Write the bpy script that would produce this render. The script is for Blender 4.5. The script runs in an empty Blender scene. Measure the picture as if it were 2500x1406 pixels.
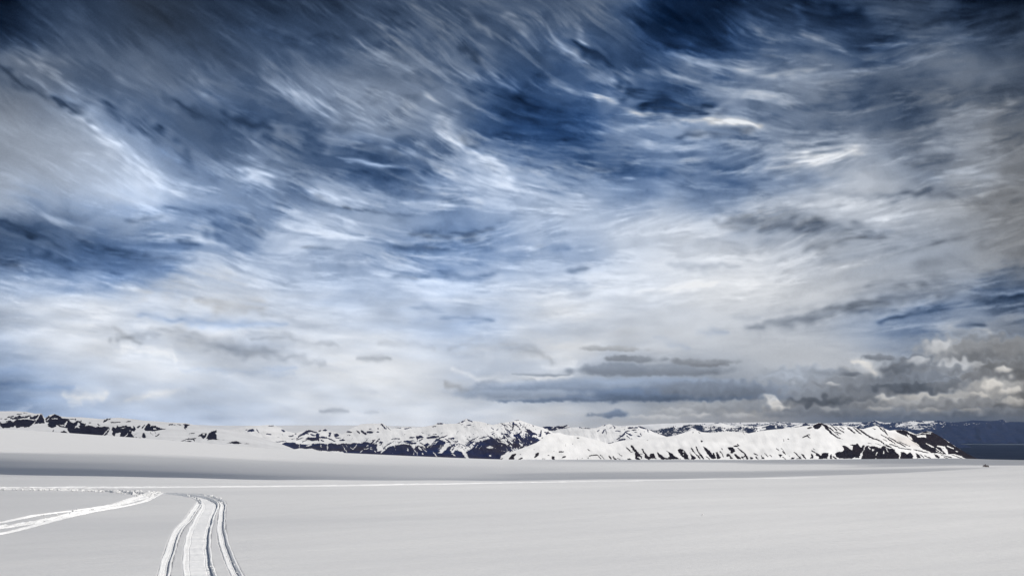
import bpy, math, random
import numpy as np
from mathutils import Vector
R = math.radians
sc = bpy.context.scene
C = sc.collection
rng = np.random.default_rng(7)

# ---------------------------------------------------------------- camera, sky light, sun, exposure
FOC, CXP, CYP, PITCH = 1950.0, 1250.0, 703.0, R(9.66)
cam = bpy.data.cameras.new('camera'); cam_o = bpy.data.objects.new('camera', cam); C.objects.link(cam_o)
cam.sensor_width = 36; cam.lens = 36*FOC/2500; cam.clip_start = .05; cam.clip_end = 300000
cam_o.location = (0, 0, 0); cam_o.rotation_euler = (R(90)+PITCH, 0, 0)
sc.camera = cam_o

SUN_EL = R(38); SUN_H = Vector((.80, -.60))                       # the sun stands high, behind the viewer's right shoulder
TO_SUN = Vector((SUN_H.x*math.cos(SUN_EL), SUN_H.y*math.cos(SUN_EL), math.sin(SUN_EL)))
w = bpy.data.worlds.new('World'); sc.world = w; w.use_nodes = True
nt = w.node_tree; bg = nt.nodes['Background']; st = nt.nodes.new('ShaderNodeTexSky')
st.sky_type = 'NISHITA'; st.sun_disc = False; st.sun_elevation = SUN_EL; st.sun_rotation = math.atan2(SUN_H.x, SUN_H.y); st.altitude = 1000
nt.links.new(st.outputs[0], bg.inputs[0]); bg.inputs[1].default_value = .055
sun = bpy.data.lights.new('sun', 'SUN'); sun.energy = 4.7; sun.angle = R(.5); sun.color = (1, .95, .875)
sun_o = bpy.data.objects.new('sun', sun); C.objects.link(sun_o)
sun_o.rotation_euler = (-TO_SUN).to_track_quat('-Z', 'Y').to_euler()
sc.view_settings.view_transform = 'Standard'; sc.view_settings.look = 'None'; sc.view_settings.exposure = 0; sc.view_settings.gamma = 1
sc.cycles.max_bounces = 6; sc.cycles.diffuse_bounces = 3; sc.cycles.glossy_bounces = 2; sc.cycles.volume_bounces = 1; sc.cycles.transparent_max_bounces = 8
sc.cycles.use_denoising = True

# ---------------------------------------------------------------- helpers
def view(px, py):                                                 # picture direction -> (sideways, up) per metre of depth
    a = (np.asarray(px, float)-CXP)/FOC; b = (CYP-np.asarray(py, float))/FOC
    q = math.cos(PITCH)-b*math.sin(PITCH)
    return a/q, (math.sin(PITCH)+b*math.cos(PITCH))/q
def ip(pts, x): return np.interp(x, [p[0] for p in pts], [p[1] for p in pts])
def grid_faces(nr, nc, wrap=False):
    c = nc if wrap else nc-1
    i, j = np.mgrid[0:nr-1, 0:c]; j2 = (j+1) % nc
    return np.stack([i*nc+j, i*nc+j2, (i+1)*nc+j2, (i+1)*nc+j], -1).reshape(-1, 4)
def mesh_np(name, v, f, mat, parent=None, smooth=True, attrs=None):
    me = bpy.data.meshes.new(name); v = np.asarray(v, np.float32); f = np.asarray(f, np.int32); k = f.shape[1]
    me.vertices.add(len(v)); me.vertices.foreach_set('co', v.ravel())
    me.loops.add(f.size); me.loops.foreach_set('vertex_index', f.ravel())
    me.polygons.add(len(f)); me.polygons.foreach_set('loop_start', np.arange(len(f), dtype=np.int32)*k); me.polygons.foreach_set('loop_total', np.full(len(f), k, np.int32))
    me.update(calc_edges=True)
    if smooth: me.polygons.foreach_set('use_smooth', np.ones(len(f), bool))
    for n, a in (attrs or {}).items():
        at = me.attributes.new(n, 'FLOAT', 'POINT'); at.data.foreach_set('value', np.asarray(a, np.float32).ravel())
    me.materials.append(mat)
    o = bpy.data.objects.new(name, me); C.objects.link(o)
    if parent: o.parent = parent
    return o
def structure(o, label, cat):
    o['kind'] = 'structure'; o['label'] = label; o['category'] = cat; return o
class NB:                                                         # small node builder
    def __init__(s, name):
        s.m = bpy.data.materials.new(name); s.m.use_nodes = True; s.t = s.m.node_tree; s.t.nodes.clear(); s.out = s.t.nodes.new('ShaderNodeOutputMaterial')
    def n(s, typ, **kw):
        nd = s.t.nodes.new(typ)
        for k, v in kw.items():
            if k.startswith('_'): setattr(nd, k[1:], v)
        for k, v in kw.items():
            if not k.startswith('_'):
                key = int(k[1:]) if k[0] == 'i' and k[1:].isdigit() else k.replace('__', ' ')
                if hasattr(v, 'links') and hasattr(v, 'is_output'): s.t.links.new(v, nd.inputs[key])
                else: nd.inputs[key].default_value = v
        return nd
    def math(s, op, a, b=0.0, c=0.0, clamp=False): return s.n('ShaderNodeMath', _operation=op, _use_clamp=clamp, i0=a, i1=b, i2=c).outputs[0]
    def mix(s, f, a, b): return s.n('ShaderNodeMix', _data_type='RGBA', i0=f, i6=a, i7=b).outputs[2]
    def attr(s, name): return s.n('ShaderNodeAttribute', _attribute_name=name).outputs['Fac']
    def noise(s, scale, detail=4, rough=.55, vec=None, dist=0):
        kw = dict(Scale=scale, Detail=detail, Roughness=rough, Distortion=dist)
        if vec is not None: kw['Vector'] = vec
        return s.n('ShaderNodeTexNoise', **kw).outputs['Fac']
    def pos(s): return s.n('ShaderNodeNewGeometry').outputs['Position']
    def rng(s, v, a, b, c=0.0, d=1.0): return s.n('ShaderNodeMapRange', i0=v, i1=a, i2=b, i3=c, i4=d).outputs[0]
    def surf(s, sh): s.t.links.new(sh, s.out.inputs['Surface']); return s.m
# ---------------------------------------------------------------- materials
def snow_material():
    b = NB('snow'); p = b.pos()
    v = b.n('ShaderNodeMapping', _vector_type='TEXTURE', Vector=p, Rotation=(0, 0, R(17)), Scale=(4.5, 1.0, 1.0)).outputs[0]
    big = b.noise(.35, 5, .6, v); fine = b.noise(9, 5, .62, v); grain = b.noise(170, 3, .7, p)
    near = b.rng(b.n('ShaderNodeVectorMath', _operation='LENGTH', i0=p).outputs['Value'], 25, 90, 1, 0)
    col = b.mix(b.rng(big, .3, .7), (.675, .68, .688, 1), (.735, .738, .74, 1))
    col = b.mix(b.math('MULTIPLY', b.rng(grain, .45, .75), .22), col, (.60, .607, .62, 1))
    g2 = b.noise(15, 6, .8, p); col = b.mix(b.math('MULTIPLY', b.rng(g2, .42, .70), .34), col, (.56, .565, .58, 1))
    h = b.math('ADD', b.math('ADD', b.math('MULTIPLY', b.noise(6.5, 5, .72, p), .014), b.math('MULTIPLY', fine, .036)), b.math('MULTIPLY', grain, .007))
    bmp = b.n('ShaderNodeBump', Strength=b.math('MULTIPLY', near, .32), Distance=1.0, Height=h).outputs[0]
    # far bare lowland below the ice
    low = b.attr('rock'); lc = b.mix(b.rng(b.noise(.0011, 6, .65, b.n('ShaderNodeMapping', Vector=p, Scale=(.25, 1, 1)).outputs[0]), .35, .68), (.003, .006, .016, 1), (.018, .022, .036, 1))
    col = b.mix(low, col, lc)
    return b.surf(b.n('ShaderNodeBsdfPrincipled', Base__Color=col, Roughness=.62, Normal=bmp, Specular__IOR__Level=b.rng(low, 0, 1, .3, 0)).outputs[0])
def packed_snow():
    b = NB('packed_snow'); p = b.pos(); n1 = b.noise(14, 5, .65, p); n2 = b.noise(60, 4, .6, p)
    col = b.mix(b.rng(n1, .35, .7), (.80, .81, .82, 1), (.90, .905, .91, 1))
    bmp = b.n('ShaderNodeBump', Strength=.5, Distance=1.0, Height=b.math('ADD', b.math('MULTIPLY', n1, .008), b.math('MULTIPLY', n2, .003))).outputs[0]
    return b.surf(b.n('ShaderNodeBsdfPrincipled', Base__Color=col, Roughness=.6, Normal=bmp, Specular__IOR__Level=.3).outputs[0])
def mountain_material(name, rock_a, rock_b, nscale, snow=(.70, .705, .715, 1)):
    b = NB(name); p = b.pos()
    n = b.noise(nscale, 6, .62, p); n2 = b.noise(nscale*.22, 4, .55, p)
    r = b.math('ADD', b.attr('rock'), b.math('MULTIPLY', b.math('SUBTRACT', n, .5), .55))
    r = b.rng(r, .40, .60)
    rc = b.mix(b.rng(n2, .38, .66), rock_a, rock_b)
    rc = b.mix(b.math('MULTIPLY', b.rng(n, .5, .72), .55), rc, (.026, .021, .024, 1))
    n3 = b.noise(nscale*4, 5, .7, p); rc = b.mix(b.math('MULTIPLY', b.rng(n3, .52, .68), .45), rc, (.085, .085, .10, 1))
    snow = b.mix(b.rng(n2, .35, .65), snow, tuple(x*.88 for x in snow[:3])+(1,))
    sn = b.mix(b.math('MULTIPLY', b.attr('dust'), b.rng(n, .3, .7, .3, 1)), snow, (.46, .38, .32, 1))
    col = b.mix(r, sn, rc)
    bmp = b.n('ShaderNodeBump', Strength=.5, Distance=1.0, Height=b.math('MULTIPLY', n, b.math('ADD', .6, b.math('MULTIPLY', r, 8.0)))).outputs[0]
    return b.surf(b.n('ShaderNodeBsdfPrincipled', Base__Color=col, Roughness=.85, Normal=bmp, Specular__IOR__Level=.04).outputs[0])
def plain(name, col, rough=.4, metal=0.0, coat=0.0):
    b = NB(name); n = b.noise(30, 3, .5)
    c = b.mix(b.math('MULTIPLY', n, .3), col, tuple(x*.6 for x in col[:3])+(1,))
    return b.surf(b.n('ShaderNodeBsdfPrincipled', Base__Color=c, Roughness=rough, Metallic=metal, Coat__Weight=coat).outputs[0])
M_SNOW = snow_material(); M_PACK = packed_snow()
# ---------------------------------------------------------------- sky painting
# cloud cover is computed on a lattice of view directions (u right, v down, in units of 1/1950 rad-tangent)
SX0, SX1, SY0, SY1, SST = -500.0, 3000.0, -300.0, 1125.0, 2.5
SKY_X = [0,125,250,375,500,625,750,875,1000,1125,1250,1375,1500,1625,1750,1875,2000,2125,2250,2375,2500]
SKY_Y = [0,80,160,240,320,400,480,560,635,720,800,880,940,990,1035]
SKY_L = [
[22,52,66,60,58,54,60,65,86,84,93,97,112,44,36,55,36,72,56,28,22],
[38,54,75,62,73,76,80,83,88,100,96,122,72,38,38,82,70,48,86,74,60],
[64,112,95,102,83,90,120,121,132,113,90,96,78,95,120,137,145,110,126,129,97],
[122,105,90,113,118,98,150,149,146,122,68,96,149,77,132,140,135,91,77,109,80],
[132,143,168,86,89,75,102,160,137,132,68,64,126,145,158,130,116,121,114,151,122],
[136,158,172,160,114,153,96,84,106,147,136,94,106,128,114,135,182,191,124,151,114],
[162,152,187,206,175,143,137,167,160,174,199,189,178,188,138,183,199,192,176,156,124],
[82,105,136,150,134,142,192,184,167,136,179,191,198,205,205,180,171,179,164,153,121],
[86,98,98,108,168,176,171,153,131,152,191,160,197,204,207,198,189,178,149,162,131],
[184,200,203,197,199,196,205,209,213,213,207,214,209,213,212,207,202,178,168,140,84],
[178,203,211,182,194,200,217,210,202,180,208,214,212,213,208,184,169,145,98,149,120],
[168,208,222,225,204,190,210,226,225,206,200,226,175,180,175,188,196,191,140,133,107],
[125,170,201,212,214,220,224,211,203,182,185,172,150,150,148,158,135,146,112,124,105],
[140,186,192,203,200,214,227,229,228,208,211,202,172,160,152,150,126,118,126,120,104],
[147,172,178,190,203,222,231,230,221,209,203,189,180,176,150,147,115,96,90,86,90]]
SKY_S = [
[.7,.42,.3,.2,.35,.4,.35,.3,.28,.28,.28,.25,.22,.8,.8,.5,.7,.3,.3,.6,.6],
[.6,.42,.3,.25,.28,.35,.35,.3,.3,.28,.3,.28,.45,.9,.8,.4,.4,.55,.25,.25,.2],
[.3,.1,.2,.18,.28,.3,.25,.25,.24,.3,.38,.45,.5,.42,.28,.2,.15,.2,.14,.1,.1],
[.05,.15,.3,.2,.22,.35,.2,.18,.2,.3,.65,.5,.25,.55,.25,.2,.15,.25,.25,.12,.1],
[.04,.06,.06,.4,.4,.5,.45,.2,.28,.3,.75,.8,.35,.28,.2,.25,.25,.2,.15,.02,0],
[.04,.04,.06,.13,.4,.22,.5,.65,.5,.28,.35,.5,.45,.35,.4,.28,.06,.03,.18,.04,0],
[.06,.12,.06,.04,.17,.33,.36,.24,.28,.2,.12,.12,.18,.12,.32,.12,.06,.05,.03,.02,0],
[.42,.42,.3,.3,.4,.35,.15,.18,.25,.38,.2,.14,.09,.06,.06,.1,.12,.08,.08,.04,.01],
[.55,.55,.65,.55,.25,.22,.23,.3,.42,.32,.14,.25,.08,.05,.04,.05,.06,.06,.08,.03,.02],
[.14,.1,.08,.07,.05,.07,.1,.1,.08,.08,.07,.04,.04,.03,.02,.02,.02,.04,.05,.2,.42],
[.12,.07,.04,.15,.1,.1,.06,.1,.14,.24,.08,.04,.04,.03,.03,.05,.08,.22,.45,.14,.2],
[.18,.05,.02,.01,.03,.05,.04,0,.01,.05,.05,0,.1,.07,.08,.04,.02,.02,.08,.04,.03],
[.35,.22,.1,.06,.05,.04,0,.04,.06,.08,.12,.14,.16,.15,.13,.1,.12,.06,.15,.07,0],
[.28,.16,.13,.09,.1,.06,0,-.02,-.01,.03,0,0,.1,.07,.05,0,.04,.05,-.02,-.04,-.06],
[.25,.22,.18,.14,.1,.05,0,0,0,.03,.02,.02,-.02,-.04,0,-.04,.1,.2,.2,.22,.12]]
FLOW = [(0,0,38),(350,60,36),(150,250,38),(600,120,35),(400,330,36),(1000,150,38),(1000,330,30),(1300,80,40),(1480,130,38),(1300,300,13),
(1600,285,7),(1640,90,30),(1760,60,34),(1800,150,10),(1900,190,0),(2200,280,-14),(2450,150,-7),(2450,420,-14),(2000,420,-12),(0,550,17),(350,600,10),(560,560,22),(700,440,22),
(900,420,14),(1000,560,5),(760,610,8),(1300,600,-2),(1650,520,-6),(1650,720,-7),(2050,680,-14),(2450,720,-9),(500,780,6),(900,760,4),(0,900,0),
(1200,900,0),(2000,930,0),(2500,930,-5),(150,420,28)]
# wisps and gaps: points, half width, change of light, change of blueness
WISPS = [
([(1760,545),(1880,535),(2000,552),(2150,578)],24,-24,.02),([(1960,600),(2080,592),(2230,575)],16,-18,.02),([(2180,618),(2300,598),(2400,588)],16,-22,.02),([(1700,590),(1800,600),(1900,590)],14,-12,.02),([(1830,802),(1960,772),(2080,742),(2220,712),(2360,698)],22,-20,.03),([(1640,640),(1720,652),(1800,645)],12,-10,.02),([(2040,470),(2160,480),(2260,470)],12,-14,.03),([(2350,500),(2480,490)],18,-10,0),([(2000,640),(2140,650)],14,8,-.02),
([(732,210),(800,245),(870,285),(930,322)],20,16,-.05),([(1012,170),(1070,230),(1112,280)],16,14,-.06),([(1032,235),(1122,280)],20,14,-.05),([(1072,325),(1120,355),(1175,376)],5,28,-.1),
([(1167,108),(1210,122),(1252,142)],8,20,-.08),([(1202,172),(1240,198),(1268,222)],8,24,-.1),([(1052,153),(1112,185),(1182,187)],7,20,-.06),([(1350,190),(1420,215),(1505,245)],24,12,-.08),
([(1632,133),(1710,160),(1782,175),(1957,190)],9,20,-.08),([(1577,358),(1640,366),(1740,366),(1832,371)],10,22,-.1),([(1457,326),(1520,318),(1590,304)],6,18,-.1),([(1142,448),(1257,462)],24,14,-.05),
([(1307,178),(1340,190)],10,-26,.12),([(1162,208),(1232,230),(1310,258),(1382,270)],16,-20,.1),([(1122,348),(1172,360)],18,-22,.1),([(882,350),(982,398),(1055,416)],24,-16,.08),([(732,280),(785,360)],28,-14,.08),
([(1535,238),(1640,256),(1750,276)],28,-18,.06),([(1657,332),(1740,328),(1840,330)],10,-20,.08),([(1457,420),(1570,418),(1682,426)],12,-16,.08),([(1582,15),(1680,45),(1782,78)],36,-10,.05),
([(830,385),(900,396),(975,410),(1010,404)],4,24,-.1),([(960,470),(1030,490),(1110,505)],5,16,-.06),([(1060,290),(1080,330)],9,18,-.07),
([(880,40),(950,75),(1020,100)],10,14,-.04),([(1010,20),(1060,50),(1110,90)],9,14,-.05),([(1130,25),(1170,60),(1200,95)],8,16,-.06),([(1240,30),(1290,75),(1320,110)],10,16,-.06),([(1060,80),(1100,95)],8,-14,.04),([(930,20),(1000,40)],10,-10,.02),
([(1900,95),(1990,110),(2080,135)],10,14,-.04),([(2080,175),(2170,160),(2300,130)],9,14,-.02),([(2130,330),(2220,345),(2300,330)],18,12,-.03),([(1950,330),(2050,320),(2120,335)],9,14,-.06),([(2240,440),(2360,430),(2480,445)],12,14,0),([(2200,470),(2330,480)],10,-12,.02),
([(150,236),(250,262),(350,312),(430,372),(480,430)],24,-34,.16),([(185,280),(265,338),(330,392),(400,452),(470,500)],26,24,-.06),
([(205,285),(240,278),(262,305)],9,26,-.06),([(300,352),(340,335),(352,350)],9,24,-.06),([(385,395),(415,365),(440,392)],14,26,-.06),([(400,390),(440,420),(455,445)],16,14,-.05),
([(40,110),(110,150),(150,180)],16,34,-.1),([(70,190),(130,225),(190,250)],9,42,-.1),([(90,160),(150,195),(200,232)],8,30,-.1),([(0,72),(120,132),(260,195),(420,265)],16,14,-.05),
([(0,165),(60,205),(150,245),(250,300)],14,-30,.08),([(330,5),(420,70),(470,125)],30,-13,0),([(400,238),(470,268),(545,308)],11,-24,.08),
([(560,290),(640,300),(660,330)],26,-20,.1),([(605,405),(650,430),(660,455)],30,34,-.12),([(670,478),(760,492),(850,515)],14,-20,.06),
([(660,205),(760,240),(850,290),(940,335),(1010,365)],24,18,-.06),([(470,190),(560,250),(650,290)],14,14,-.04),([(520,20),(620,85),(700,130)],16,-10,.04),([(600,60),(720,110),(840,125)],12,9,0),
([(860,100),(940,140),(1000,180)],16,16,-.04),([(900,170),(980,205),(1060,215)],12,12,-.04),
([(1050,235),(1105,290),(1098,340),(1160,378),(1240,412)],12,26,-.12),([(1080,160),(1130,180),(1210,205)],8,26,-.1),([(1200,185),(1240,210),(1275,225)],8,26,-.1),
([(1120,205),(1190,235),(1260,250),(1330,262)],14,-26,.12),([(1240,240),(1340,260),(1420,275),(1500,287)],14,-22,.16),([(1250,310),(1320,318),(1400,335)],14,-14,.12),
([(1400,205),(1470,238),(1545,276),(1640,296),(1760,302),(1860,312)],8,46,-.3),([(1520,228),(1600,262),(1730,282)],22,-34,.14),([(1390,205),(1450,208),(1495,232)],22,26,-.12),
([(1400,108),(1450,132),(1500,170),(1530,210)],12,-30,.14),([(1345,88),(1390,130),(1430,155)],7,32,-.12),([(1412,66),(1436,104)],9,36,-.14),([(1120,115),(1185,148)],14,-26,.05),
([(1480,5),(1520,30),(1545,60)],16,22,-.1),([(1590,60),(1640,50),(1700,65)],24,-18,.15),([(1820,20),(1850,60),(1870,110)],12,16,-.1),([(1940,10),(1960,70),(2000,100)],9,22,-.12),
([(2010,20),(2060,40),(2110,45)],20,-26,.14),([(1790,90),(1860,140),(1930,165)],10,-16,.05),([(1680,120),(1740,150),(1860,180),(2000,170)],10,16,-.08),([(1500,175),(1600,180),(1700,200)],8,18,-.1),
([(1800,455),(1840,447),(1885,440)],8,-48,.2),([(1760,478),(1800,470)],8,-26,.1),([(1868,448),(1895,412),(1980,386),(2080,368)],22,24,-.1),([(1960,400),(2030,410),(2060,440)],34,16,-.03),
([(2000,245),(2120,232),(2250,200),(2340,192)],18,-20,.08),([(2050,275),(2110,262),(2180,250)],9,-16,.06),([(2150,304),(2240,308),(2292,280)],13,-32,.1),([(2290,300),(2350,265),(2480,250)],14,16,-.02),([(2180,412),(2260,402),(2320,388)],11,-24,.04),
([(2130,120),(2250,100),(2400,95)],8,14,0),([(2200,65),(2330,50),(2480,40)],12,-16,.04),([(2420,360),(2500,340)],18,-18,.02),([(2300,240),(2400,235),(2500,195)],20,-16,.02),([(1850,300),(1950,270),(2030,262)],9,-16,.06),
([(1740,280),(1820,230),(1900,240)],9,18,-.08),
([(0,545),(70,562),(160,588),(250,612),(330,622),(385,637)],13,-30,.1),([(70,622),(160,642),(240,652),(320,652)],14,-26,.16),([(0,640),(55,658)],12,-30,.1),([(400,634),(480,634)],8,-30,.15),
([(515,555),(560,595),(600,610)],18,-16,.1),([(440,592),(490,610)],9,-30,.14),([(410,508),(525,518)],8,-32,.14),([(530,500),(590,540),(640,575)],26,-14,.08),([(380,588),(450,575),(560,603)],6,18,-.1),
([(300,600),(420,612),(560,625)],5,16,-.08),([(320,540),(400,530)],8,-18,.06),([(0,510),(120,530),(240,560)],8,14,-.05),([(420,470),(540,500),(640,515)],7,20,-.08),
([(700,455),(800,475),(900,500)],6,16,-.06),([(700,560),(820,575),(900,590)],9,14,-.06),([(740,604),(830,614)],6,-24,.08),([(880,420),(960,430),(1060,470)],9,-14,.06),([(850,395),(930,405),(1000,408)],5,20,-.08),([(980,455),(1060,480),(1140,500)],7,-16,.06),
([(830,508),(920,516),(1010,528)],5,-22,.08),([(1010,575),(1100,578),(1210,560)],9,-28,.1),([(960,604),(1090,612)],7,-22,.08),([(840,585),(960,590)],5,14,-.06),([(965,674),(1045,676)],9,-30,.12),([(1075,664),(1150,682),(1200,672)],9,-26,.1),
([(1040,638),(1190,618)],11,18,-.08),([(1130,590),(1170,585)],6,-20,.08),([(1310,600),(1400,606)],12,-18,.08),([(1390,662),(1445,652)],8,-30,.1),([(1390,722),(1445,714)],8,-18,.03),([(1300,690),(1400,684)],8,10,-.03),
([(945,742),(1040,752),(1095,776)],9,-26,.09),([(1080,775),(1210,780)],7,-34,.12),([(1000,790),(1060,780)],8,-14,.05),([(980,725),(1100,735),(1230,728)],10,8,-.03),
([(330,715),(440,690),(560,690),(640,735)],24,-6,-.05),([(480,735),(600,745),(640,760)],20,-12,-.03),([(340,765),(420,782),(560,795),(690,790)],10,-14,.1),([(400,780),(440,783)],6,-20,.1),
([(285,828),(370,812),(450,816),(540,846),(680,868),(800,886)],14,-24,.02),([(330,835),(450,842),(600,870)],11,-13,.02),([(620,826),(690,818),(760,840),(815,842)],9,-34,.02),([(280,800),(300,815),(340,835)],7,-20,.0),
([(868,876),(948,878)],7,-36,.02),([(300,850),(420,858),(430,880)],14,16,-.03),([(440,905),(560,905),(720,912)],7,-12,.06),([(640,898),(720,900)],5,-14,.08),
([(1100,848),(1190,832),(1280,846),(1335,872),(1348,880)],12,-24,0),([(920,838),(1000,840),(1060,850)],8,-14,0),([(1130,885),(1200,870)],18,14,-.02),([(1330,895),(1400,885)],14,14,-.02),([(1105,902),(1160,922),(1260,925),(1390,921)],7,26,-.06),([(1250,914),(1390,916)],2.5,-38,.04),
([(1095,934),(1140,952),(1195,956)],9,-40,-.03),([(1165,935),(1230,928),(1305,926)],7,-28,.03),([(860,940),(920,955)],8,-12,.02),([(780,1003),(850,1002)],5,-46,.03),([(890,1006),(925,1007)],4,-26,.02),
([(165,965),(215,970),(255,958)],13,30,-.14),([(165,980),(200,985)],9,18,-.1),([(310,978),(370,965),(450,952)],9,26,-.12),([(30,1000),(70,995)],9,26,-.08),([(0,930),(90,940),(180,945)],9,-12,.08),
([(2110,702),(2160,682),(2215,700)],11,-18,.02),([(2020,712),(2140,705),(2260,700)],7,-8,.01),([(1830,800),(1950,772),(2060,745),(2200,715),(2350,700)],16,-12,.02),([(1850,782),(2000,748),(2150,712),(2330,695)],6,10,-.02),
([(2390,680),(2440,668),(2500,655)],16,-40,.22),([(2370,708),(2450,705),(2500,696)],9,-30,.2),([(2390,690),(2500,712),(2380,722)],4,22,-.08),([(2150,785),(2220,768),(2320,750),(2420,732),(2500,722)],10,-46,.26),([(2100,760),(2180,755)],9,-20,.08),([(2340,795),(2400,790)],10,-34,.18),([(2280,780),(2380,765),(2480,752)],9,18,-.08),([(2180,800),(2300,790),(2420,810)],10,20,-.08),
([(1700,812),(1780,808)],8,-20,.1),([(1600,820),(1680,850)],9,-10,.05),([(2080,880),(2115,890),(2130,912)],10,36,-.1),([(1790,770),(1850,775)],9,-8,.02),([(1560,715),(1640,705),(1740,690)],8,10,-.02),([(1990,640),(2090,620),(2200,600),(2320,590)],14,-14,.03),([(1780,570),(1900,550),(2050,555),(2180,565)],14,-12,.04),([(2080,560),(2200,540)],10,12,-.02),
]
# lens shaped grey clouds: cx, cy, rx, ry, light on top, light below, blueness
LENSES = [(1485,846,85,8,180,162,.04),(1550,872,80,10,140,128,.1),(1712,880,85,12,146,122,.08),(1590,902,195,18,146,124,.12),(1500,898,100,16,140,128,.14),
(1540,946,410,28,156,112,.2),(1600,963,340,19,126,94,.3),(1330,968,150,9,140,120,.25),(1750,950,160,20,132,108,.16),(1492,1006,36,11,126,106,.24),(1455,1008,30,5,140,128,.14),(1940,918,95,19,160,140,.08),(2072,913,26,5,122,112,.12),(2145,874,38,6.5,132,112,.1),
(1880,930,60,15,160,142,.08),(1220,960,110,14,182,166,.12),(1280,955,160,14,172,150,.15)]
# masses in the heaped clouds low at right: cx, cy, rx, ry, light, blueness (in order, back to front)
HEAPS = [(2420,866,105,46,122,.05),(2300,862,60,36,150,.04),(2296,852,38,20,206,0),(2390,850,60,18,138,.03),(2470,855,40,26,128,.02),(2445,838,50,9,132,.03),
(2225,905,72,30,104,.1),(2243,884,26,9,182,.02),(2335,892,44,14,176,.02),(2385,896,30,11,158,.02),(2300,915,80,22,120,.08),(2195,905,38,12,100,.12),(2460,905,60,18,104,.03),(2450,904,24,6,206,-.06),(2410,925,60,14,112,.04),
(1952,917,100,21,150,.1),(1890,925,60,14,158,.1),(2072,913,27,5,116,.12),(2145,874,40,6.5,126,.1),(2020,908,50,8,142,.1),
(1765,952,150,20,134,.16),(2095,945,70,26,126,.1),(2040,938,60,20,138,.08),(2030,937,16,4,188,0),(2235,935,110,22,112,.12),(2228,950,105,13,86,.14),(2330,948,50,16,108,.08),
(1985,966,90,16,128,.1),(1995,982,78,11,90,.12),(2080,972,50,14,116,.08),(2440,955,78,26,150,-.02),(2430,945,26,12,192,-.06),(2470,962,30,10,186,-.06),(2395,968,30,9,178,-.06),(2340,972,50,13,150,-.02),(2250,971,60,9,164,-.04),(2157,979,26,10,196,-.05),(2200,988,60,13,142,0),(2300,990,60,14,120,.02),(2400,990,80,14,118,.02),(2110,995,50,13,128,.04),
(1876,984,30,13,224,-.05),(1900,995,20,7,200,-.04),(1870,968,18,8,214,-.04),(1840,990,40,14,138,.08),(1780,992,60,14,150,.06),(1700,996,60,12,158,.04),(1705,1013,28,5,204,-.03),(1640,1006,50,9,172,.02),(1600,1018,70,5,196,-.02),(1800,1014,40,6,178,.0),(2018,1002,26,8,156,.02),(1950,1004,50,10,122,.08),(1900,1012,50,8,132,.06),
(2080,1010,80,10,112,.08),(2200,1010,90,10,108,.1),(2330,1010,90,10,104,.1),(2440,1008,80,10,106,.06),(2150,1000,40,7,150,-.01),(2270,1001,36,6,146,-.02),(2370,1003,30,5,140,-.03),(2480,985,36,9,150,-.05)]

def fft_noise(h, w, beta, seed, ax=1.0, ay=1.0):
    r = np.random.default_rng(seed)
    fy = np.fft.fftfreq(h)[:, None]*ay; fx = np.fft.rfftfreq(w)[None, :]*ax
    f = np.sqrt(fx*fx + fy*fy); f[0, 0] = 1
    s = np.fft.rfft2(r.standard_normal((h, w)))*f**(-beta/2); s[0, 0] = 0
    n = np.fft.irfft2(s, s=(h, w))
    return n/n.std()
def band_noise(h, w, lo, hi, seed, ax=1.0, ay=1.0):            # noise with feature sizes between lo and hi cells
    r = np.random.default_rng(seed)
    fy = np.fft.fftfreq(h)[:, None]*ay; fx = np.fft.rfftfreq(w)[None, :]*ax
    f = np.sqrt(fx*fx + fy*fy) + 1e-9
    s = np.fft.rfft2(r.standard_normal((h, w)))*np.exp(-(f*lo)**2)*(1-np.exp(-(f*hi)**2))
    n = np.fft.irfft2(s, s=(h, w))
    return n/n.std()
def oriented(h, w, ang, beta, stretch, seed, lo=0.0):               # fractal noise drawn out along a direction that varies over the sky
    r = np.random.default_rng(seed); base = np.fft.rfft2(r.standard_normal((h, w)))
    fy = np.fft.fftfreq(h)[:, None]; fx = np.fft.rfftfreq(w)[None, :]
    ks = np.radians(np.arange(-40, 75, 11.0)); out = np.zeros((h, w)); sq = np.zeros((h, w))
    for k in ks:
        wgt = np.clip(1-np.abs(ang-k)/math.radians(11.0), 0, 1)
        if wgt.max() <= 0: continue
        u = fx*math.cos(k)+fy*math.sin(k); v = -fx*math.sin(k)+fy*math.cos(k)
        f = np.sqrt((u*stretch)**2+v*v)+1e-9; sp = base*f**(-beta/2)
        if lo: sp = sp*(1-np.exp(-(f/lo)**2))
        sp[0, 0] = 0; n = np.fft.irfft2(sp, s=(h, w)); out += wgt*n/n.std(); sq += wgt*wgt
    return out/np.sqrt(np.maximum(sq, .3))
def sample(a, y, x):                                              # bilinear, clamped
    h, w = a.shape
    x = np.clip(x, 0, w-1.001); y = np.clip(y, 0, h-1.001)
    x0 = x.astype(np.int32); y0 = y.astype(np.int32); fx = x-x0; fy = y-y0
    return (a[y0, x0]*(1-fx) + a[y0, x0+1]*fx)*(1-fy) + (a[y0+1, x0]*(1-fx) + a[y0+1, x0+1]*fx)*fy
def gblur(a, s):
    h, w = a.shape; p = int(3*s)+1
    b = np.pad(a, p, mode='edge')
    fy = np.fft.fftfreq(b.shape[0])[:, None]; fx = np.fft.rfftfreq(b.shape[1])[None, :]
    return np.fft.irfft2(np.fft.rfft2(b)*np.exp(-2*np.pi**2*s*s*(fx*fx+fy*fy)), s=b.shape)[p:p+h, p:p+w]
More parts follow.
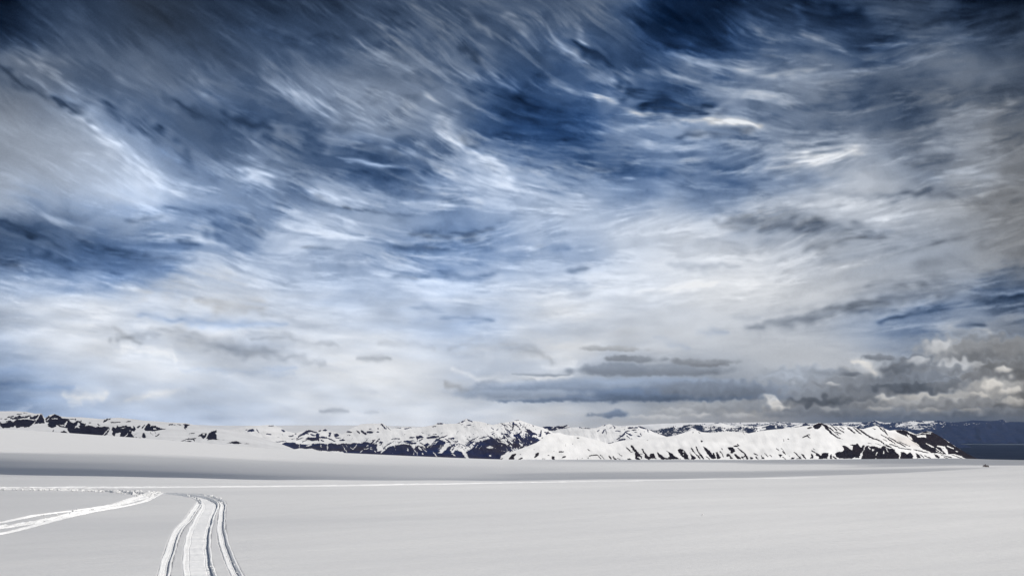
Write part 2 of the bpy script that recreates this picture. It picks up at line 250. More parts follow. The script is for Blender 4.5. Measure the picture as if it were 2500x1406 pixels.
def lic(n, ang, steps, h):
    H, W = n.shape
    yy, xx = np.mgrid[0:H, 0:W].astype(np.float32)
    c, s = np.cos(ang), np.sin(ang)
    acc = n.copy(); tot = 1.0
    for sg in (1, -1):
        x, y = xx.copy(), yy.copy()
        for k in range(1, steps+1):
            xi = np.clip(x, 0, W-1).astype(np.int32); yi = np.clip(y, 0, H-1).astype(np.int32)
            x += sg*h*c[yi, xi]; y += sg*h*s[yi, xi]
            wgt = 0.5+0.5*math.cos(math.pi*k/(steps+1))
            acc += wgt*n[np.clip(np.rint(y), 0, H-1).astype(np.int32), np.clip(np.rint(x), 0, W-1).astype(np.int32)]
            tot += wgt
    acc /= tot; acc -= acc.mean()
    return acc/acc.std()
def polydist(px, py, pts):                                        # distance to a polyline and the running parameter 0..1
    d = np.full(px.shape, 1e9); t = np.zeros(px.shape)
    seg = [math.dist(pts[i], pts[i+1]) for i in range(len(pts)-1)]; L = sum(seg); run = 0
    for i, sl in enumerate(seg):
        (x0, y0), (x1, y1) = pts[i], pts[i+1]
        k = np.clip(((px-x0)*(x1-x0)+(py-y0)*(y1-y0))/(sl*sl), 0, 1)
        dd = np.hypot(px-x0-k*(x1-x0), py-y0-k*(y1-y0))
        m = dd < d; d = np.where(m, dd, d); t = np.where(m, (run+k*sl)/L, t); run += sl
    return d, t
def sstep(a, b, x):
    k = np.clip((x-a)/(b-a), 0, 1); return k*k*(3-2*k)

def paint_sky():
    W = int((SX1-SX0)/SST)+1; H = int((SY1-SY0)/SST)+1
    X = SX0+SST*np.arange(W)[None, :]+np.zeros((H, 1)); Y = SY0+SST*np.arange(H)[:, None]+np.zeros((1, W))
    def up(g, s):
        g = np.array(g, float)
        rows = np.array([np.interp(X[0], SKY_X, r) for r in g])
        a = np.array([np.interp(Y[:, 0], SKY_Y, rows[:, i]) for i in range(W)]).T
        return gblur(a, s)
    # direction in which the high cloud is drawn out
    num = np.zeros((H, W)); num2 = np.zeros((H, W))
    for fx, fy, a in FLOW:
        wgt = 1/(((X-fx)**2+((Y-fy)*1.5)**2)/1e4+.15)**1.6
        num += wgt*math.cos(math.radians(a)); num2 += wgt*math.sin(math.radians(a))
    ang = np.arctan2(num2, num) + .10*band_noise(H, W, 60, 200, 5, 1.4, .7)*sstep(900, 600, Y)
    ang32 = ang.astype(np.float32)
    yy, xx = np.mgrid[0:H, 0:W].astype(float)
    c1 = band_noise(H, W, 40, 160, 61); c2 = band_noise(H, W, 40, 160, 62); c3 = fft_noise(H, W, 3.4, 63); c4 = fft_noise(H, W, 3.4, 64)
    def curl(f, q): return sample(f, yy+q*(.35*c2+.55*c4), xx+q*(.6*c1+.8*c3))
    f1 = curl(oriented(H, W, ang, 2.9, 7.5, 71, .010), 1.2)
    f2 = curl(oriented(H, W, ang, 2.5, 10, 72, .03), 1.0)
    f3 = curl(oriented(H, W, ang, 3.1, 5.0, 73, .006), 1.4)
    fil = 1-np.abs(curl(oriented(H, W, ang, 3.2, 11.0, 74, .014), 1.4))*1.25                 # thin bright fibres
    fil2 = 1-np.abs(curl(oriented(H, W, ang, 3.0, 13.0, 75, .03), 1.2))*1.25
    f1 = .55*f1+.6*lic(f1, ang32, 4, 1.2); mid = f1
    patch = sstep(-1.0, 1.4, band_noise(H, W, 22, 130, 15, 1.3, .7))
    tex = fft_noise(H, W, 2.4, 17)
    # warped base
    wx = 10*c1+8*c3+13*f3+6*f1; wy = 5*c2+4*c4+9*f3+5*f1
    k = .35+.65*sstep(960, 640, Y)
    cx = (X+wx*k-SX0)/SST; cy = (Y+wy*k-SY0)/SST
    L = sample(up(SKY_L, 10), cy, cx); S = sample(up(SKY_S, 11), cy, cx)
    # wisps
    nx = band_noise(H, W, 12, 60, 31); ny = band_noise(H, W, 12, 60, 32); fx_ = fft_noise(H, W, 2.6, 33); fy_ = fft_noise(H, W, 2.6, 34)
    brk = .8*f1+.6*f2
    dL = np.zeros((H, W)); dS = np.zeros((H, W))
    for pts, hw, dl, ds in WISPS:
        xs = [p[0] for p in pts]; ys = [p[1] for p in pts]; m = 4*hw+50
        i0 = max(0, int((min(xs)-m-SX0)/SST)); i1 = min(W, int((max(xs)+m-SX0)/SST)); j0 = max(0, int((min(ys)-m-SY0)/SST)); j1 = min(H, int((max(ys)+m-SY0)/SST))
        sl = np.s_[j0:j1, i0:i1]; q = min(8, hw*.42)*(.6+.4*k[sl])
        d, t = polydist(X[sl]+q*(1.4*nx[sl]+.8*fx_[sl]), Y[sl]+q*(.7*ny[sl]+.5*fy_[sl]), pts)
        taper = .35+.65*np.sin(np.pi*np.clip(.08+.84*t, 0, 1))
        a = np.exp(-(d/(hw*taper*1.15))**2)*np.clip(.85+.5*brk[sl]*k[sl], 0, 2.0)
        dL[sl] += dl*a; dS[sl] += ds*a
    def smear(f, n, h):
        x, y = [g.astype(float) for g in np.meshgrid(np.arange(W), np.arange(H))]; x2, y2 = x.copy(), y.copy(); acc = f.copy(); tot = 1.
        c, s_ = np.cos(ang), np.sin(ang)
        for q in range(1, n+1):
            w_ = 1-q/(n+1)
            for (u, v, sg) in ((x, y, 1), (x2, y2, -1)):
                iy = np.clip(v, 0, H-1).astype(int); ix = np.clip(u, 0, W-1).astype(int)
                u += sg*h*c[iy, ix]; v += sg*h*s_[iy, ix]
                acc += w_*f[np.clip(np.rint(v), 0, H-1).astype(int), np.clip(np.rint(u), 0, W-1).astype(int)]; tot += w_
        return acc/tot
    hi = sstep(860, 760, Y)
    dl = 1.0*(dL*(1-hi)+smear(dL, 4, 1.1)*hi)
    L += np.where(dl < 0, np.maximum(dl*np.clip(L/115, .3, 1.1), -.45*L), dl); S += .9*(dS*(1-hi)+smear(dS, 4, 1.1)*hi)
    S = np.maximum(S, .035*sstep(900, 800, Y)-.03)
    # drawn-out texture of the high cloud
    amp = .22+.78*sstep(980, 660, Y)
    amp = amp*(.58+.62*sstep(.04, .34, S))*np.clip(.45+L/190, .5, 1.2)*(.55+.75*patch)
    amp = amp*(1-.55*sstep(950, 350, X)*sstep(520, 300, Y))
    amp = amp*(1+.45*np.exp(-((X-1150)/480)**2-((Y-430)/230)**2)+.55*sstep(1600, 1900, X)*sstep(120, 300, Y)*sstep(860, 760, Y))
    n = 7.5*f1 + 6.2*f2 + 5.0*f3 + 7.0*(fil-.3) + 6.0*(fil2-.3)
    n = np.where(n < 0, n*np.clip(L/105, .3, 1), n)*.85
    n = np.where(n < 0, 10*np.tanh(n/10), 17*np.tanh(n/17)*.92)
    L += 14*sstep(470, 330, X)*sstep(230, 320, Y)*sstep(560, 500, Y)+4*sstep(560, 680, Y)*sstep(900, 820, Y)
    L += amp*n; S -= amp*n*.0050*np.clip(S*3.2, .12, 1.3)
    L += 2.0*tex*amp
    low = sstep(640, 780, Y)*sstep(1900, 1400, X); L += low*(-3+4*f3+2*f1+4.5*curl(band_noise(H, W, 14, 80, 81, 3.2, 1), 1.0)); S -= low*.012*f3
    S *= 1-.14*sstep(1150, 900, X)*sstep(220, 320, Y)*sstep(760, 660, Y)
    S *= 1-.14*np.exp(-((X-850)/420)**2-((Y-330)/230)**2)
    L = L-9*np.clip(1-L/150, 0, 1)+9*sstep(170, 215, L)*sstep(800, 650, Y)
    L += 8*sstep(820, 900, Y)*sstep(150, 500, X)*sstep(1650, 1200, X)
    # grey lenses
    lx = X + 14*band_noise(H, W, 16, 60, 41); ly = Y + 5*fft_noise(H, W, 2.7, 42, 1.8, 1)+1.2*fft_noise(H, W, 2.2, 43, 1, 1.3)
    for x, y, rx, ry, lt, lb, s in LENSES:
        v = (ly-y)/ry; u = (lx-x)/rx
        r = np.sqrt(u*u+np.where(v > 0, v*1.25, v*.9)**2)
        a = sstep(1.2, .62, r)*.93
        tgt = lt+(lb-lt)*sstep(-.8, .6, v)+3.5*f3+2.5*f1
        L += (tgt-L)*a; S += (s-S)*a
    # heaped clouds: crisp billowing tops, soft bases
    w1 = band_noise(H, W, 9, 34, 51); w2 = band_noise(H, W, 9, 34, 52); w3 = fft_noise(H, W, 3.0, 54); w4 = fft_noise(H, W, 3.0, 55)
    bx, by = xx+1.5*w1, yy+1.5*w2; bil = .75-np.abs(sample(fft_noise(H, W, 3.2, 56, 1.8, 1), by, bx)); bil2 = .7-np.abs(sample(band_noise(H, W, 12, 44, 57, 1.8, 1), by, bx))
    hm = sstep(1300, 1900, X)*sstep(880-(X-1600)*.06, 935-(X-1600)*.06, Y)*sstep(1034, 1016, Y)
    for x, y, rx, ry, l, s in HEAPS:
        sc_ = min(1.0, ry/16)
        i0 = max(0, int((x-rx*1.8-40-SX0)/SST)); i1 = min(W, int((x+rx*1.8+40-SX0)/SST)); j0 = int((y-ry*1.9-25-SY0)/SST); j1 = min(H, int((y+ry*2+25-SY0)/SST))
        sl = np.s_[j0:j1, i0:i1]
        u = (X[sl]-x+sc_*(8*w1[sl]+7*w3[sl]))/rx; v = (Y[sl]-y+sc_*(4.5*w2[sl]+4.5*w4[sl]))/ry
        r = np.sqrt(u*u+v*v)
        up_ = sstep(.35, -.35, v)
        cr = .5*sstep(165, 140, l)
        a = (sstep(1.28-.08*cr, .68+.15*cr, r)*up_+sstep(1.5, .3, r)*(1-up_))*(.84-.16*sstep(160, 200, l))
        if ry > 12: L[sl] += 24*cr*np.exp(-((r-1.12)/.13)**2)*sstep(.1, -.5, v)*np.clip(.6+.5*w3[sl], 0, 1.4)
        tg = l*(1+.10*np.clip(-v, -1, 1)) + 6*bil[sl]
        L[sl] += (tg-L[sl])*a; S[sl] += (s-S[sl])*a
    L += hm*(13*bil+7*bil2)*(.45+.55*sstep(1850, 2150, X))*np.clip(L/150, .6, 1.1)
    L += hm*(L-132)*.14
    hi = sstep(860, 760, Y); L += hi*(.22*(L-gblur(L, 2.2))+.16*(L-gblur(L, 9)))
    L += 7*np.clip(1-L/75, 0, 1)
    L = np.clip(L, 14, 238)
    S = S*.72+.05*sstep(1000, 200, X)*sstep(600, 450, Y)*sstep(60, 110, L)+.03*sstep(10, 80, L)*sstep(880, 680, Y)+.022*sstep(700, 900, Y)*sstep(1500, 1000, X)+.004*sstep(700, 900, Y)+.03*sstep(2200, 2400, X)*sstep(500, 350, Y)-.022*sstep(1500, 1800, X)*sstep(440, 500, Y)*sstep(2300, 2000, X)*sstep(800, 700, Y)
    S = np.clip(S + .1*sstep(120, 60, L)*sstep(700, 500, Y), -.12, 1.05)
    return L, S
def build_sky():
    L, S = paint_sky()
    xs = np.concatenate([np.linspace(-3200, -520, 60), np.linspace(-500, -20, 60), np.linspace(-10, 2510, 1051), np.linspace(2520, 3000, 60), np.linspace(3030, 5700, 60)])
    ys = np.concatenate([np.linspace(-1500, -320, 30), np.linspace(-300, -20, 40), np.linspace(-10, 1124, 474)])
    PX, PY = np.meshgrid(xs, ys)
    l = sample(L, (PY-SY0)/SST, (PX-SX0)/SST); s = sample(S, (PY-SY0)/SST, (PX-SX0)/SST)
    tx, tz = view(PX, PY); ln = np.sqrt(tx*tx+1+tz*tz)
    v = np.stack([tx/ln, 1/ln, tz/ln], -1).reshape(-1, 3)*90000.0
    b = NB('cloudy_sky'); p = b.pos()
    n = b.noise(.00045, 6, .62, b.n('ShaderNodeMapping', Vector=p, Scale=(.35, .35, 1.3)).outputs[0])
    g = b.noise(.0085, 2, .5, p)
    lum = b.math('ADD', b.attr('cloud_light'), b.math('ADD', b.math('MULTIPLY', b.math('SUBTRACT', n, .5), .035), b.math('MULTIPLY', b.math('SUBTRACT', g, .5), .05)))
    blue = b.attr('clear_sky')
    def ch(k): return b.math('POWER', b.math('MULTIPLY', lum, b.math('ADD', 1.0, b.math('MULTIPLY', blue, k)), clamp=True), 2.2)
    col = b.n('ShaderNodeCombineColor', i0=ch(-.55), i1=ch(.06), i2=ch(1.0)).outputs[0]
    m = b.surf(b.n('ShaderNodeEmission', Color=col, Strength=1.0).outputs[0])
    m.cycles.emission_sampling = 'NONE'
    o = mesh_np('sky', v, grid_faces(len(ys), len(xs)), m, attrs={'cloud_light': l/255, 'clear_sky': s})
    structure(o, 'windswept sky of white cirrus over deep blue with grey heaped clouds low at right', 'sky')
build_sky()
# ---------------------------------------------------------------- snow ground: one sheet from the viewer's feet to the far lowland
EYE = 1.8
CREST = [(-400,1157),(0,1161),(300,1165),(640,1172),(1000,1176),(1240,1177),(1500,1172),(1840,1166),(2100,1159),(2500,1148),(2900,1138)]
EDGE = [(-600,1012),(-300,1030),(0,1047),(170,1057),(330,1068),(500,1081),(640,1093),(840,1105),(1000,1112.5),(1150,1118.5),(1230,1121),(1840,1122),(2100,1120),(2330,1118),(2420,1121),(2500,1122.5),(2900,1126)]
def wob(x, y, seed, wl):                                          # smooth sum of sines, unit size
    r = np.random.default_rng(seed); s = 0
    for _ in range(7):
        a = r.uniform(0, 2*math.pi); k = 2*math.pi/(wl*r.uniform(.6, 1.8)); s = s + np.sin(k*(x*math.cos(a)+y*math.sin(a))+r.uniform(0, 6.28))
    return s/2.6
def ground_z(x, y):
    x = np.asarray(x, float); y = np.asarray(y, float)
    r = np.hypot(x, y)+1e-6; phi = np.clip(np.arctan2(x, y), -R(40), R(40))
    ppx = CXP+FOC*np.tan(phi)*1.02; c = np.cos(phi)
    tc = view(ppx, ip(CREST, ppx))[1]*c; te = view(ppx, ip(EDGE, ppx))[1]*c
    a = np.maximum(-tc*45-EYE, .1)
    near = -EYE-a*np.clip((r-15)/30, 0, None)**2
    # low drifts combed by the wind
    u = x*math.cos(R(24))+y*math.sin(R(24)); v = -x*math.sin(R(24))+y*math.cos(R(24))
    near = near + .010*wob(u*.3, v, 3, 2.6) + .004*wob(u*.25, v, 4, .9) + .05*wob(x*.5, y, 5, 11)*sstep(6, 16, r)*sstep(60, 30, r)
    t60 = near/r; lr = np.log(np.maximum(r, 1))
    g = np.clip((lr-math.log(150))/(math.log(2500)-math.log(150)), 0, 1)
    # broad swells in the ice beyond the brow
    far = tc+(te-tc)*g + .0011*np.sin(g*11+ppx*.0012+1.0)*np.sin(math.pi*g)
    dip = tc-.004
    k1 = sstep(52, 95, r); k2 = sstep(100, 165, r)
    t = t60*(1-k1)+dip*k1; t = t*(1-k2)+far*k2
    z = r*t
    # beyond the rim the ice falls to the lowland
    zl = -900.0
    k3 = sstep(2500, 7500, r); z = z*(1-k3)+zl*k3 - 40*sstep(2500, 2900, r)*(1-k3)
    return z
def build_ground():
    phis = np.concatenate([np.linspace(-180, -66, 40)[:-1], np.linspace(-66, -36, 90)[:-1], np.linspace(-36, 36, 1000), np.linspace(36, 66, 90)[1:], np.linspace(66, 180, 40)[1:-1]])
    rs = np.concatenate([[.02, .5, 1, 2, 3, 4, 5], np.arange(6, 34, .07), np.arange(34, 82, .4), np.exp(np.linspace(math.log(82), math.log(3000), 260)), np.exp(np.linspace(math.log(3100), math.log(52000), 46))])
    P, RR = np.meshgrid(np.radians(phis), rs); x = RR*np.sin(P); y = RR*np.cos(P)
    z = ground_z(x, y)
    m = RR < 60
    for pts, hw in CARVE:                                         # room for the wheel and ski ruts that lie in it
        i = np.where(m)[0]; rows = np.unique(i); xx, yy = x[rows], y[rows]
        bx = (xx > pts[:, 0].min()-1) & (xx < pts[:, 0].max()+1) & (yy > pts[:, 1].min()-1) & (yy < pts[:, 1].max()+1)
        q = np.where(bx); d = np.full(len(q[0]), 9e9); ax, ay = xx[q], yy[q]
        for k in range(0, len(pts)): d = np.minimum(d, (ax-pts[k, 0])**2+(ay-pts[k, 1])**2)
        d = np.sqrt(d); zz = z[rows]; zz[q] -= .22*sstep(hw, hw*.72, d); z[rows] = zz
    rock = sstep(-420, -560, z)
    o = mesh_np('snow_field', np.stack([x, y, z], -1).reshape(-1, 3), grid_faces(len(rs), len(phis), wrap=True)[:, ::-1], M_SNOW, attrs={'rock': rock})
    structure(o, 'wide white snow field rolling away to the foot of the mountains', 'snow')
def to_ground(px, py):                                            # where a picture direction meets the snow
    tx, tz = view(px, py); d = EYE/-tz
    for _ in range(30):
        x, y = tx*d, d; d = d*.5+.5*np.clip(ground_z(x, y)/tz, 1, 60)
    return np.stack([tx*d, d], -1)
# ---------------------------------------------------------------- tracks pressed into the snow
def resample(pts, step=.05, sm=6):
    p = np.asarray(pts, float); s = np.concatenate([[0], np.cumsum(np.hypot(*np.diff(p, axis=0).T))])
    q = np.arange(0, s[-1], step); a = np.stack([np.interp(q, s, p[:, 0]), np.interp(q, s, p[:, 1])], -1)
    for _ in range(sm):
        b = a.copy(); b[3:-3] = (a[:-6]+a[1:-5]+a[2:-4]+a[3:-3]+a[4:-2]+a[5:-1]+a[6:])/7; a = b
    return a
CARVE = []
STRIPS = []
def strip(px, profile, carve, seed, rough=.0012, lug=0.0, wander=.004, extra=None, taper=0):
    c = resample(to_ground(np.array([p[0] for p in px]), np.array([p[1] for p in px])))
    r = np.random.default_rng(seed); n = len(c)
    t = np.gradient(c, axis=0); t /= np.linalg.norm(t, axis=1)[:, None]+1e-9; nrm = np.stack([t[:, 1], -t[:, 0]], -1)
    if abs(nrm[:, 0].mean()) > .5 and nrm[:, 0].mean() < 0: nrm = -nrm   # to the viewer's right
    off0 = np.array([p[0] for p in profile]); dz0 = np.array([p[1] for p in profile])
    offs = np.concatenate([np.linspace(off0[i], off0[i+1], max(2, int((off0[i+1]-off0[i])/.012)+1))[:-1] for i in range(len(off0)-1)]+[off0[-1:]])
    offs = np.unique(np.round(np.concatenate([offs, off0[1:-1]-.0018, off0[1:-1]+.0018]), 5))
    dzs = np.interp(offs, off0, dz0); k = len(offs)
    def sm(a, w):
        ker = np.hanning(w+2)[1:-1]; ker /= ker.sum()
        return np.apply_along_axis(lambda v: np.convolve(np.pad(v, w, mode='edge'), ker, 'same')[w:-w], 0, a)
    def jit(w, cols=k):
        a = sm(r.standard_normal((n, cols)), w)
        if cols > 9:
            ker = np.hanning(11)[1:-1]; ker /= ker.sum(); a = np.apply_along_axis(lambda v: np.convolve(np.pad(v, 9, mode='edge'), ker, 'same')[9:-9], 1, a)
        return a/(a.std()+1e-9)
    O = offs[None, :]+wander*jit(25, 1)+wander*.35*jit(7)*(np.abs(offs) < off0[-1]*.97)
    Z = dzs[None, :]+rough*(jit(3)+.8*jit(9))*(.4+.6*(dzs[None, :] > -.2))
    s = np.arange(n)*.05
    if lug: Z += lug*np.sin(2*math.pi*s[:, None]/.19+.5*jit(15, 1))*(np.abs(offs)[None, :] < .15)+lug*.9*jit(2, 1)*(np.abs(offs)[None, :] < .15)
    if extra is not None: Z += extra(s[:, None], offs[None, :], r)
    if taper: Z = np.where(Z > 0, Z*np.clip(s[:, None]/taper, .12, 1), Z)
    x = c[:, 0:1]+nrm[:, 0:1]*O; y = c[:, 1:2]+nrm[:, 1:2]*O
    base = ground_z(x, y)
    edge = (np.abs(offs-off0[0]) < 1e-6) | (np.abs(offs-off0[-1]) < 1e-6)
    end = np.minimum(np.arange(n), np.arange(n)[::-1])[:, None]
    z = base+np.where(edge[None, :], -.06, Z) - .08*sstep(5, 0, end)
    if carve: CARVE.append((c, carve))
    STRIPS.append((np.stack([x, y, z], -1).reshape(-1, 3), grid_faces(n, k)))
    return c, nrm
def take():
    global STRIPS
    vs, fs, o = [], [], 0
    for v, f in STRIPS: vs.append(v); fs.append(f+o); o += len(v)
    STRIPS = []
    return np.concatenate(vs), np.concatenate(fs)
RUT = [(-.082,-.02),(-.066,.003),(-.057,.005),(-.050,-.002),(-.042,-.026),(-.012,-.030),(-.006,-.038),(.004,-.038),(.010,-.032),(.040,-.044),(.045,.004),(.054,.008),(.066,.004),(.082,-.02)]
BELT = [(-.200,-.02),(-.182,.003),(-.172,.005),(-.164,-.002),(-.154,-.022),(-.115,-.024),(-.11,-.032),(-.10,-.032),(-.095,-.024),(.085,-.030),(.09,-.040),(.10,-.040),(.105,-.034),(.152,-.052),(.158,.008),(.168,.012),(.182,.004),(.200,-.02)]
def tracks():
    # the machine that came in from the left and turned towards the viewer
    strip([(300,1199),(360,1203),(410,1204.5),(440,1206.5),(466,1210.5),(482,1217),(488,1225),(482,1236),(474,1244),(446,1280),(424,1316),(412,1353),(403,1390),(398,1412),(390,1460)], RUT, .07, 1)
    strip([(340,1200),(400,1204),(452,1208),(484,1212.5),(504,1220),(514,1228),(512,1240),(499,1262),(487,1300),(481,1335),(481,1370),(487,1395),(492,1412),(505,1460)], BELT, .185, 2, lug=.0042)
    strip([(400,1202),(455,1204.5),(500,1207.5),(521,1213),(538,1221),(545,1229),(543,1245),(540,1265),(540,1291),(546,1329),(562,1368),(575,1395),(584,1412),(606,1460)], RUT, .07, 3)
    v, f = take(); o = mesh_np('snowmobile_track', v, f, M_PACK)
    structure(o, 'fresh track of two ski ruts and a ribbed belt strip curving towards the viewer', 'track')
    # an earlier pass that leaves to the left
    rut2 = [(-.085,-.02),(-.066,.004),(-.054,.008),(-.042,-.025),(.03,-.03),(.04,.012),(.055,.018),(.068,.004),(.085,-.02)]
    belt2 = [(-.17,-.02),(-.15,.004),(-.14,.008),(-.13,-.02),(-.09,-.03),(-.04,-.012),(.04,-.03),(.08,-.012),(.120,-.03),(.13,.010),(.142,.014),(.155,.004),(.17,-.02)]
    strip([(-120,1287),(0,1275.5),(50,1264),(102,1255),(160,1248.5),(220,1241),(260,1235.5),(300,1224),(335,1212),(360,1205)], rut2, .07, 4, rough=.003)
    strip([(-120,1302),(0,1288),(60,1279),(120,1267),(180,1254),(240,1243),(290,1230),(330,1219),(365,1208),(380,1204)], belt2, .155, 5, rough=.008, wander=.02)
    strip([(-120,1324),(0,1304),(40,1294),(80,1284),(150,1264),(205,1252),(256,1243.5),(310,1234),(358,1222),(385,1208),(395,1203)], rut2, .07, 6, rough=.003)
    v, f = take(); o = mesh_np('old_snowmobile_track', v, f, M_PACK)
    structure(o, 'older pale triple track running off to the left edge', 'track')
    # the long crossing line: a low lip of thrown snow
    lip = [(-.30,-.02),(-.2,.006),(-.06,.034),(.04,.036),(.12,.018),(.22,.004),(.3,-.02)]
    strip([(2000,1163.6),(1840,1167.8),(1700,1170),(1560,1172.3),(1420,1175),(1330,1176.6),(1250,1178),(1100,1181),(900,1184),(640,1187.5),(400,1189.5),(200,1190),(0,1191),(-200,1193)], [(-a, b) for a, b in lip][::-1], None, 7, rough=.003, wander=.02, taper=30)
    v, f = take(); o = mesh_np('crossing_track', v, f, M_PACK)
    structure(o, 'straight old track crossing the snow as one thin bright line', 'track')
    def lumpy(s, o, r): return .022*np.clip(np.sin(s*7.1+3*np.sin(s*1.7)), 0, 1)*np.exp(-(o/.2)**2)
    strip([(-150,1194.5),(0,1194),(100,1194.5),(190,1196),(260,1198.5),(320,1202.5),(345,1206)], [(-.30,-.02),(-.22,.01),(-.14,.035),(-.08,.01),(0,-.06),(.08,-.06),(.14,.03),(.2,.04),(.26,.0),(.32,-.02)], .24, 8, rough=.012, wander=.04, extra=lumpy)
    v, f = take(); o = mesh_np('rough_track', v, f, M_SNOW, attrs={'rock': np.zeros(len(v))})
    structure(o, 'churned rut with broken edges just in front of the thin bright line at left', 'track')
    # clods thrown up along the ruts
    r = np.random.default_rng(9); vs, fs, off = [], [], 0
    t = (1+5**.5)/2
    iv = np.array([(-1,t,0),(1,t,0),(-1,-t,0),(1,-t,0),(0,-1,t),(0,1,t),(0,-1,-t),(0,1,-t),(t,0,-1),(t,0,1),(-t,0,-1),(-t,0,1)])/1.9
    if_ = np.array([(0,11,5),(0,5,1),(0,1,7),(0,7,10),(0,10,11),(1,5,9),(5,11,4),(11,10,2),(10,7,6),(7,1,8),(3,9,4),(3,4,2),(3,2,6),(3,6,8),(3,8,9),(4,9,5),(2,4,11),(6,2,10),(8,6,7),(9,8,1)])
    lines = [([(0,1195),(190,1197),(330,1204)], 110, .040, 2.5), ([(300,1200),(390,1203)], 36, .045, 3), ([(500,1209),(530,1215),(548,1230)], 24, .026, 3), ([(455,1209),(488,1222)], 12, .022, 3), ([(512,1372),(527,1408)], 10, .014, 3), ([(545,1340),(585,1408)], 5, .012, 3), ([(330,1212),(395,1206)], 26, .035, 3), ([(1712,1258),(1714,1258)], 1, .022, .5), ([(100,1262),(300,1228)], 12, .02, 4)]
    for pts, cnt, size, spread in lines:
        for _ in range(cnt):
            u = r.uniform(0, len(pts)-1.001); i = int(u); f_ = u-i
            px = pts[i][0]*(1-f_)+pts[i+1][0]*f_; py = pts[i][1]*(1-f_)+pts[i+1][1]*f_+r.normal(0, spread*.35)
            g = to_ground(np.array([px+r.normal(0, 2)]), np.array([py]))[0]; s = size*r.uniform(.35, 1.25)
            vv = iv*s*r.uniform(.6, 1.3, (12, 3))*np.array([1.1, 1.1, .7]); vv += np.array([g[0], g[1], float(ground_z(g[0], g[1]))+s*.25+.015])
            vs.append(vv); fs.append(if_+off); off += 12
    o = mesh_np('snow_clods', np.concatenate(vs), np.concatenate(fs), M_SNOW, smooth=False)
    o['kind'] = 'stuff'; o['label'] = 'small clods of snow thrown up beside the ruts'; o['category'] = 'snow clods'
tracks()
build_ground()
